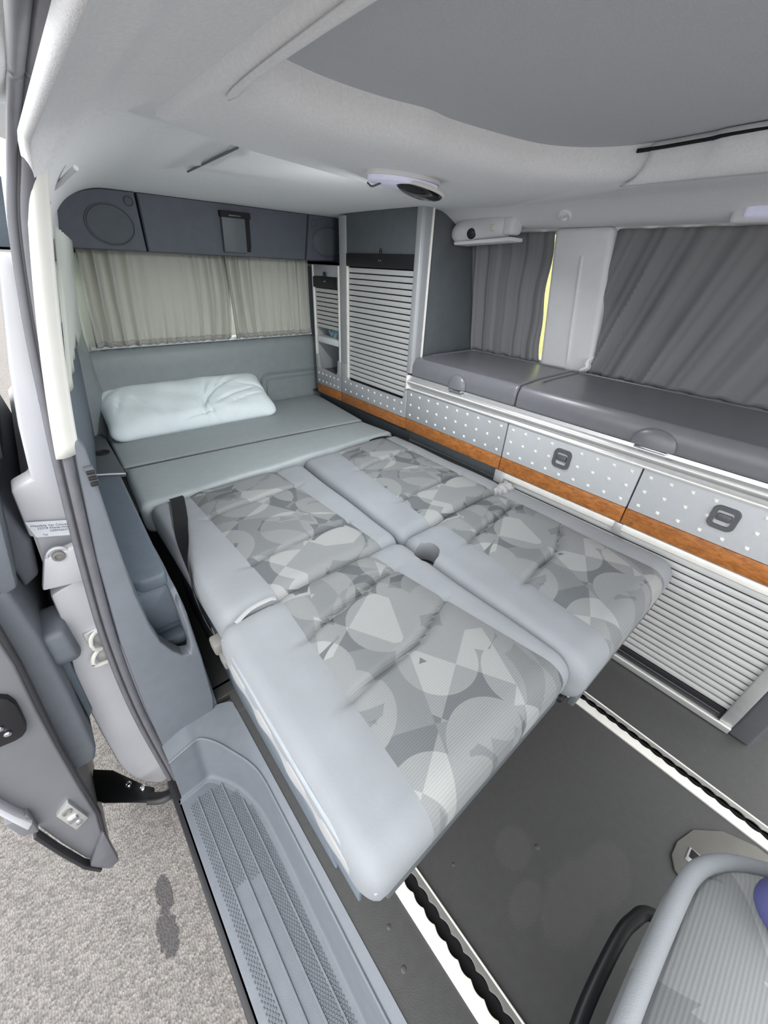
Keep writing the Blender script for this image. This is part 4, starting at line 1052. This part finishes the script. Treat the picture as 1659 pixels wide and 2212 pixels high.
rec = prism('lock_recess', [(-.315, .437), (-.262, .438), (-.249, .433), (-.240, .421), (-.2365, .40), (-.239, .37), (-.244, .335), (-.249, .322), (-.258, .313), (-.27, .311), (-.315, .318)], 'y', .748, .768, M['black'], dr, r=.003)
for i in range(4): lathe('screw', (-.282+.004*i, .747, .405-.021*i), (0, -1, 0), [(.006, 0), (.006, .003), (.003, .005), (.001, .005)], M['chrome'], rec, n=10)
hp = prism('roller_plate', [(-.306, .012), (-.275, .036), (-.266, -.066), (-.298, -.085)], 'y', .752, .766, M['alu'], dr, r=.003)
lathe('bolt', (-.287, .752, .006), (0, -1, 0), [(.010, 0), (.010, .003), (.007, .004), (.003, .001)], M['belt_grey'], hp, n=14)
lathe('bolt', (-.283, .752, -.058), (0, -1, 0), [(.007, 0), (.007, .003), (.003, .005)], M['chrome'], hp, n=12)
box('wedge', -.297, -.277, .746, .756, -.04, -.022, M['chrome'], hp, r=.003)
prism('sunlit_skin_strip', [(-.385, .40), (-.368, .25), (-.352, .10), (-.346, .045), (-.332, .06), (-.342, .12), (-.358, .26), (-.373, .40)], 'y', .736, .764, M['paint'], dr, r=.004)  # paler paint strip standing in for sunlight on the outer door skin
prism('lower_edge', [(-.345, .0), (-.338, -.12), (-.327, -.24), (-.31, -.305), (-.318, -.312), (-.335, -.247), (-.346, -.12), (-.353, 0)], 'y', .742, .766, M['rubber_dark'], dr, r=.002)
prism('outer_tab', [(-.366, .10), (-.33, .085), (-.338, .01), (-.362, .03)], 'y', .742, .764, M['paint_shaded'], dr, r=.004)
prism('window_frame', [(-.10, .80), (-.065, .95), (-.03, 1.10), (-.01, 1.2), (-.06, 1.22), (-.16, .95), (-.20, .80)], 'y', .93, 1.95, M['rubber_dark'], dr, r=.006)
prism('upper_shell', [(-.20, .60), (-.155, .61), (-.115, .80), (-.15, .83), (-.22, .80)], 'y', .80, 1.95, M['trim'], dr, r=.008)
# lower carrier arm
am = thing('carrier_arm', 'black steel carrier arm joining the sliding door to the step', 'door arm', (-.17, .83, -.22))
prism('arm_plate', [(-.27, .985), (-.225, .945), (-.158, .835), (-.140, .815), (-.152, .775), (-.20, .815), (-.262, .865), (-.29, .90)], 'z', -.228, -.216, M['tyre_black'], am, r=.004)
tube('arm_hook', [(-.160, .795, -.222), (-.128, .772, -.222), (-.104, .772, -.224), (-.088, .785, -.226), (-.07, .81, -.228)], .017, M['tyre_black'], am, n=10, ry=.010)
for x, y in ((-.196, .868), (-.166, .832)):
    lathe('rivet', (x, y, -.216), (0, 0, 1), [(.0085, 0), (.0085, .004), (.006, .006), (.0045, .002), (.001, .002)], M['chrome'], am, n=14)
# striker on the jamb
sk = thing('door_striker', 'small bare metal striker loop on the silver door jamb', 'striker', (-.10, .86, .35))
tube('loop', [(-.085, .862, .398), (-.105, .850, .392), (-.110, .846, .365), (-.098, .850, .350)], .005, M['alu_white'], sk, n=8)
tube('loop', [(-.098, .862, .345), (-.118, .850, .335), (-.122, .848, .312), (-.10, .852, .302)], .005, M['alu_white'], sk, n=8)
prism('base_plate', [(-.118, .40), (-.085, .405), (-.085, .30), (-.115, .295)], 'y', .860, .872, M['alu'], sk, r=.003)
# maker's label on the jamb
lb = thing('jamb_label', 'small silver sticker with grey print on the door jamb', 'label', (-.085, .866, .67))
prism('film', [(-.110, .7), (-.02, .672), (-.02, .637), (-.106, .664)], 'y', .8665, .8675, M['label'], lb, r=0)
def text(s, x, z, size, parent, ang):
    cu_ = bpy.data.curves.new('t', 'FONT'); cu_.body = s; cu_.size = size; cu_.extrude = .0002
    ob_ = bpy.data.objects.new('t', cu_); C.objects.link(ob_)
    bpy.context.view_layer.update()
    me = bpy.data.meshes.new_from_object(ob_.evaluated_get(bpy.context.evaluated_depsgraph_get()))
    bpy.data.objects.remove(ob_)
    me.transform(Matrix.Translation((x, .8662, z)) @ Matrix.Rotation(ang, 4, 'Y') @ Matrix.Rotation(math.pi/2, 4, 'X'))
    link('print_line', me, M['ink'], parent, smooth=False)
for s, x, z, sz in (('Westfalia Van Conversion', -.107, .688, .0062), ('33378 Rheda-Wiedenbrück', -.099, .6795, .0062), ('GERMANY', -.084, .6685, .006), ('Typ', -.096, .6645, .005)):
    text(s, x, z, sz, lb, .29)

# ================================================================== CEILING FITTINGS
lamp = thing('ceiling_lamp', 'oval lilac ceiling lamp with tilted black reading shade', 'lamp', (.72, .80, 1.285))
def oval(cx, cy, rx, ry, ang, n=28):
    c, s = math.cos(ang), math.sin(ang)
    return [(cx+rx*math.cos(2*math.pi*i/n)*c-ry*math.sin(2*math.pi*i/n)*s, cy+rx*math.cos(2*math.pi*i/n)*s+ry*math.sin(2*math.pi*i/n)*c) for i in range(n)]
prism('lens', oval(.735, .805, .095, .042, -.02), 'z', 1.272, 1.29, M['lens'], lamp, r=.004)
prism('base_ring', oval(.735, .805, .100, .047, -.02), 'z', 1.281, 1.292, M['pillar'], lamp, r=.002)
def dome(u, v):
    a = 2*math.pi*u; r = math.cos(math.pi/2*v*.98)
    p = Vector((.062*r*math.cos(a), .030*r*math.sin(a), -.014*math.sin(math.pi/2*v)))
    return (Matrix.Translation((.765, .785, 1.268)) @ Matrix.Rotation(-.1, 4, 'Z') @ Matrix.Rotation(.12, 4, 'Y') @ p)
grid('shade', dome, 32, 10, mat('gloss_black', (18, 18, 20), .12), lamp)
rim_ = [Matrix.Translation((.765, .785, 1.270)) @ Matrix.Rotation(-.1, 4, 'Z') @ Matrix.Rotation(.12, 4, 'Y') @ Vector((.063*math.cos(2*math.pi*i/32), .031*math.sin(2*math.pi*i/32), 0)) for i in range(33)]
tube('shade_rim', rim_, .0035, M['cover'], lamp, n=8, sub=1)
tube('hook', [(.655, .832, 1.272), (.66, .825, 1.266), (.668, .82, 1.268), (.675, .812, 1.272)], .002, M['handle'], lamp, n=6)
ll = bpy.data.lights.new('rear_fill_light', 'AREA'); ll.shape = 'ELLIPSE'; ll.size = .10; ll.size_y = .03; ll.energy = 4.6; ll.color = (.96, .98, 1)  # added fill light under the ceiling lamp, aimed back to brighten the rear
lo = bpy.data.objects.new('rear_fill_light', ll); C.objects.link(lo); lo.location = (.77, .80, 1.247); lo.rotation_euler = Vector((-.14, .32, -.937)).to_track_quat('-Z', 'X').to_euler() 
l2 = thing('ceiling_lamp', 'pale lilac rectangular lamp cut by the right edge of the picture', 'lamp', (1.46, .2, 1.28))
box('lens', 1.385, 1.42, -.02, .325, 1.255, 1.287, M['lens'], l2, r=.008, seg=3)
box('mounting', 1.395, 1.45, -.05, .352, 1.246, 1.292, M['pillar'], l2, r=.01, seg=3)
rl = thing('reading_lamp', 'grey capsule shaped fitting with round black knob above the wardrobe corner', 'reading lamp', (1.40, 1.07, 1.25))
hs = tube('housing', [(1.412, 1.20, 1.240), (1.408, 1.195, 1.243), (1.402, 1.175, 1.248), (1.400, 1.10, 1.254), (1.400, 1.03, 1.258), (1.403, 1.005, 1.259), (1.415, .995, 1.258)], .040, M['pillar'], rl, n=18, ry=.036)
lathe('knob', (1.367, 1.115, 1.238), (-1, -.35, -.25), [(.016, -.01), (.017, .004), (.0165, .008), (.013, .011), (.004, .012)], M['black'], rl, n=20)
lathe('knob_collar', (1.369, 1.116, 1.239), (-1, -.35, -.25), [(.021, -.01), (.021, .001), (.0175, .004), (.0165, .004)], M['pillar'], rl, n=20)
box('bracket', 1.368, 1.43, .945, .992, 1.232, 1.286, M['pillar'], rl, r=.014, seg=3)
box('switch', 1.357, 1.372, 1.012, 1.034, 1.243, 1.262, M['cover'], rl, r=.004)
prism('lower_lip', [(.95, 1.215), (1.20, 1.203), (1.205, 1.214), (.95, 1.227)], 'x', 1.372, 1.45, M['headliner'], rl, r=.004)
hk = thing('ceiling_hook', 'small pale oval coat hook on the right roof lining', 'hook', (1.385, .776, 1.281))
lathe('base', (1.372, .770, 1.277), (-.6, -.15, -.78), [(.021, -.016), (.021, .002), (.016, .006), (.0145, .002), (.003, .002)], M['headliner'], hk, n=20)
tube('hook_tongue', [(1.372, .778, 1.277), (1.362, .768, 1.266), (1.368, .758, 1.268)], .004, M['headliner'], hk, n=8)
gh = thing('coat_hook', 'folded grey coat hook in the lining above the pillar cover', 'hook', (.17, 1.35, 1.25))
box('hook_plate', .112, .121, 1.20, 1.23, 1.205, 1.235, M['handle'], gh, r=.003)
box('hook_plate', .112, .121, 1.12, 1.15, 1.198, 1.212, M['handle'], gh, r=.003)
tube('hook_arm', [(.127, 1.30, 1.226), (.150, 1.22, 1.236), (.165, 1.14, 1.248), (.175, 1.10, 1.256)], .0045, M['pillar'], gh, n=8)
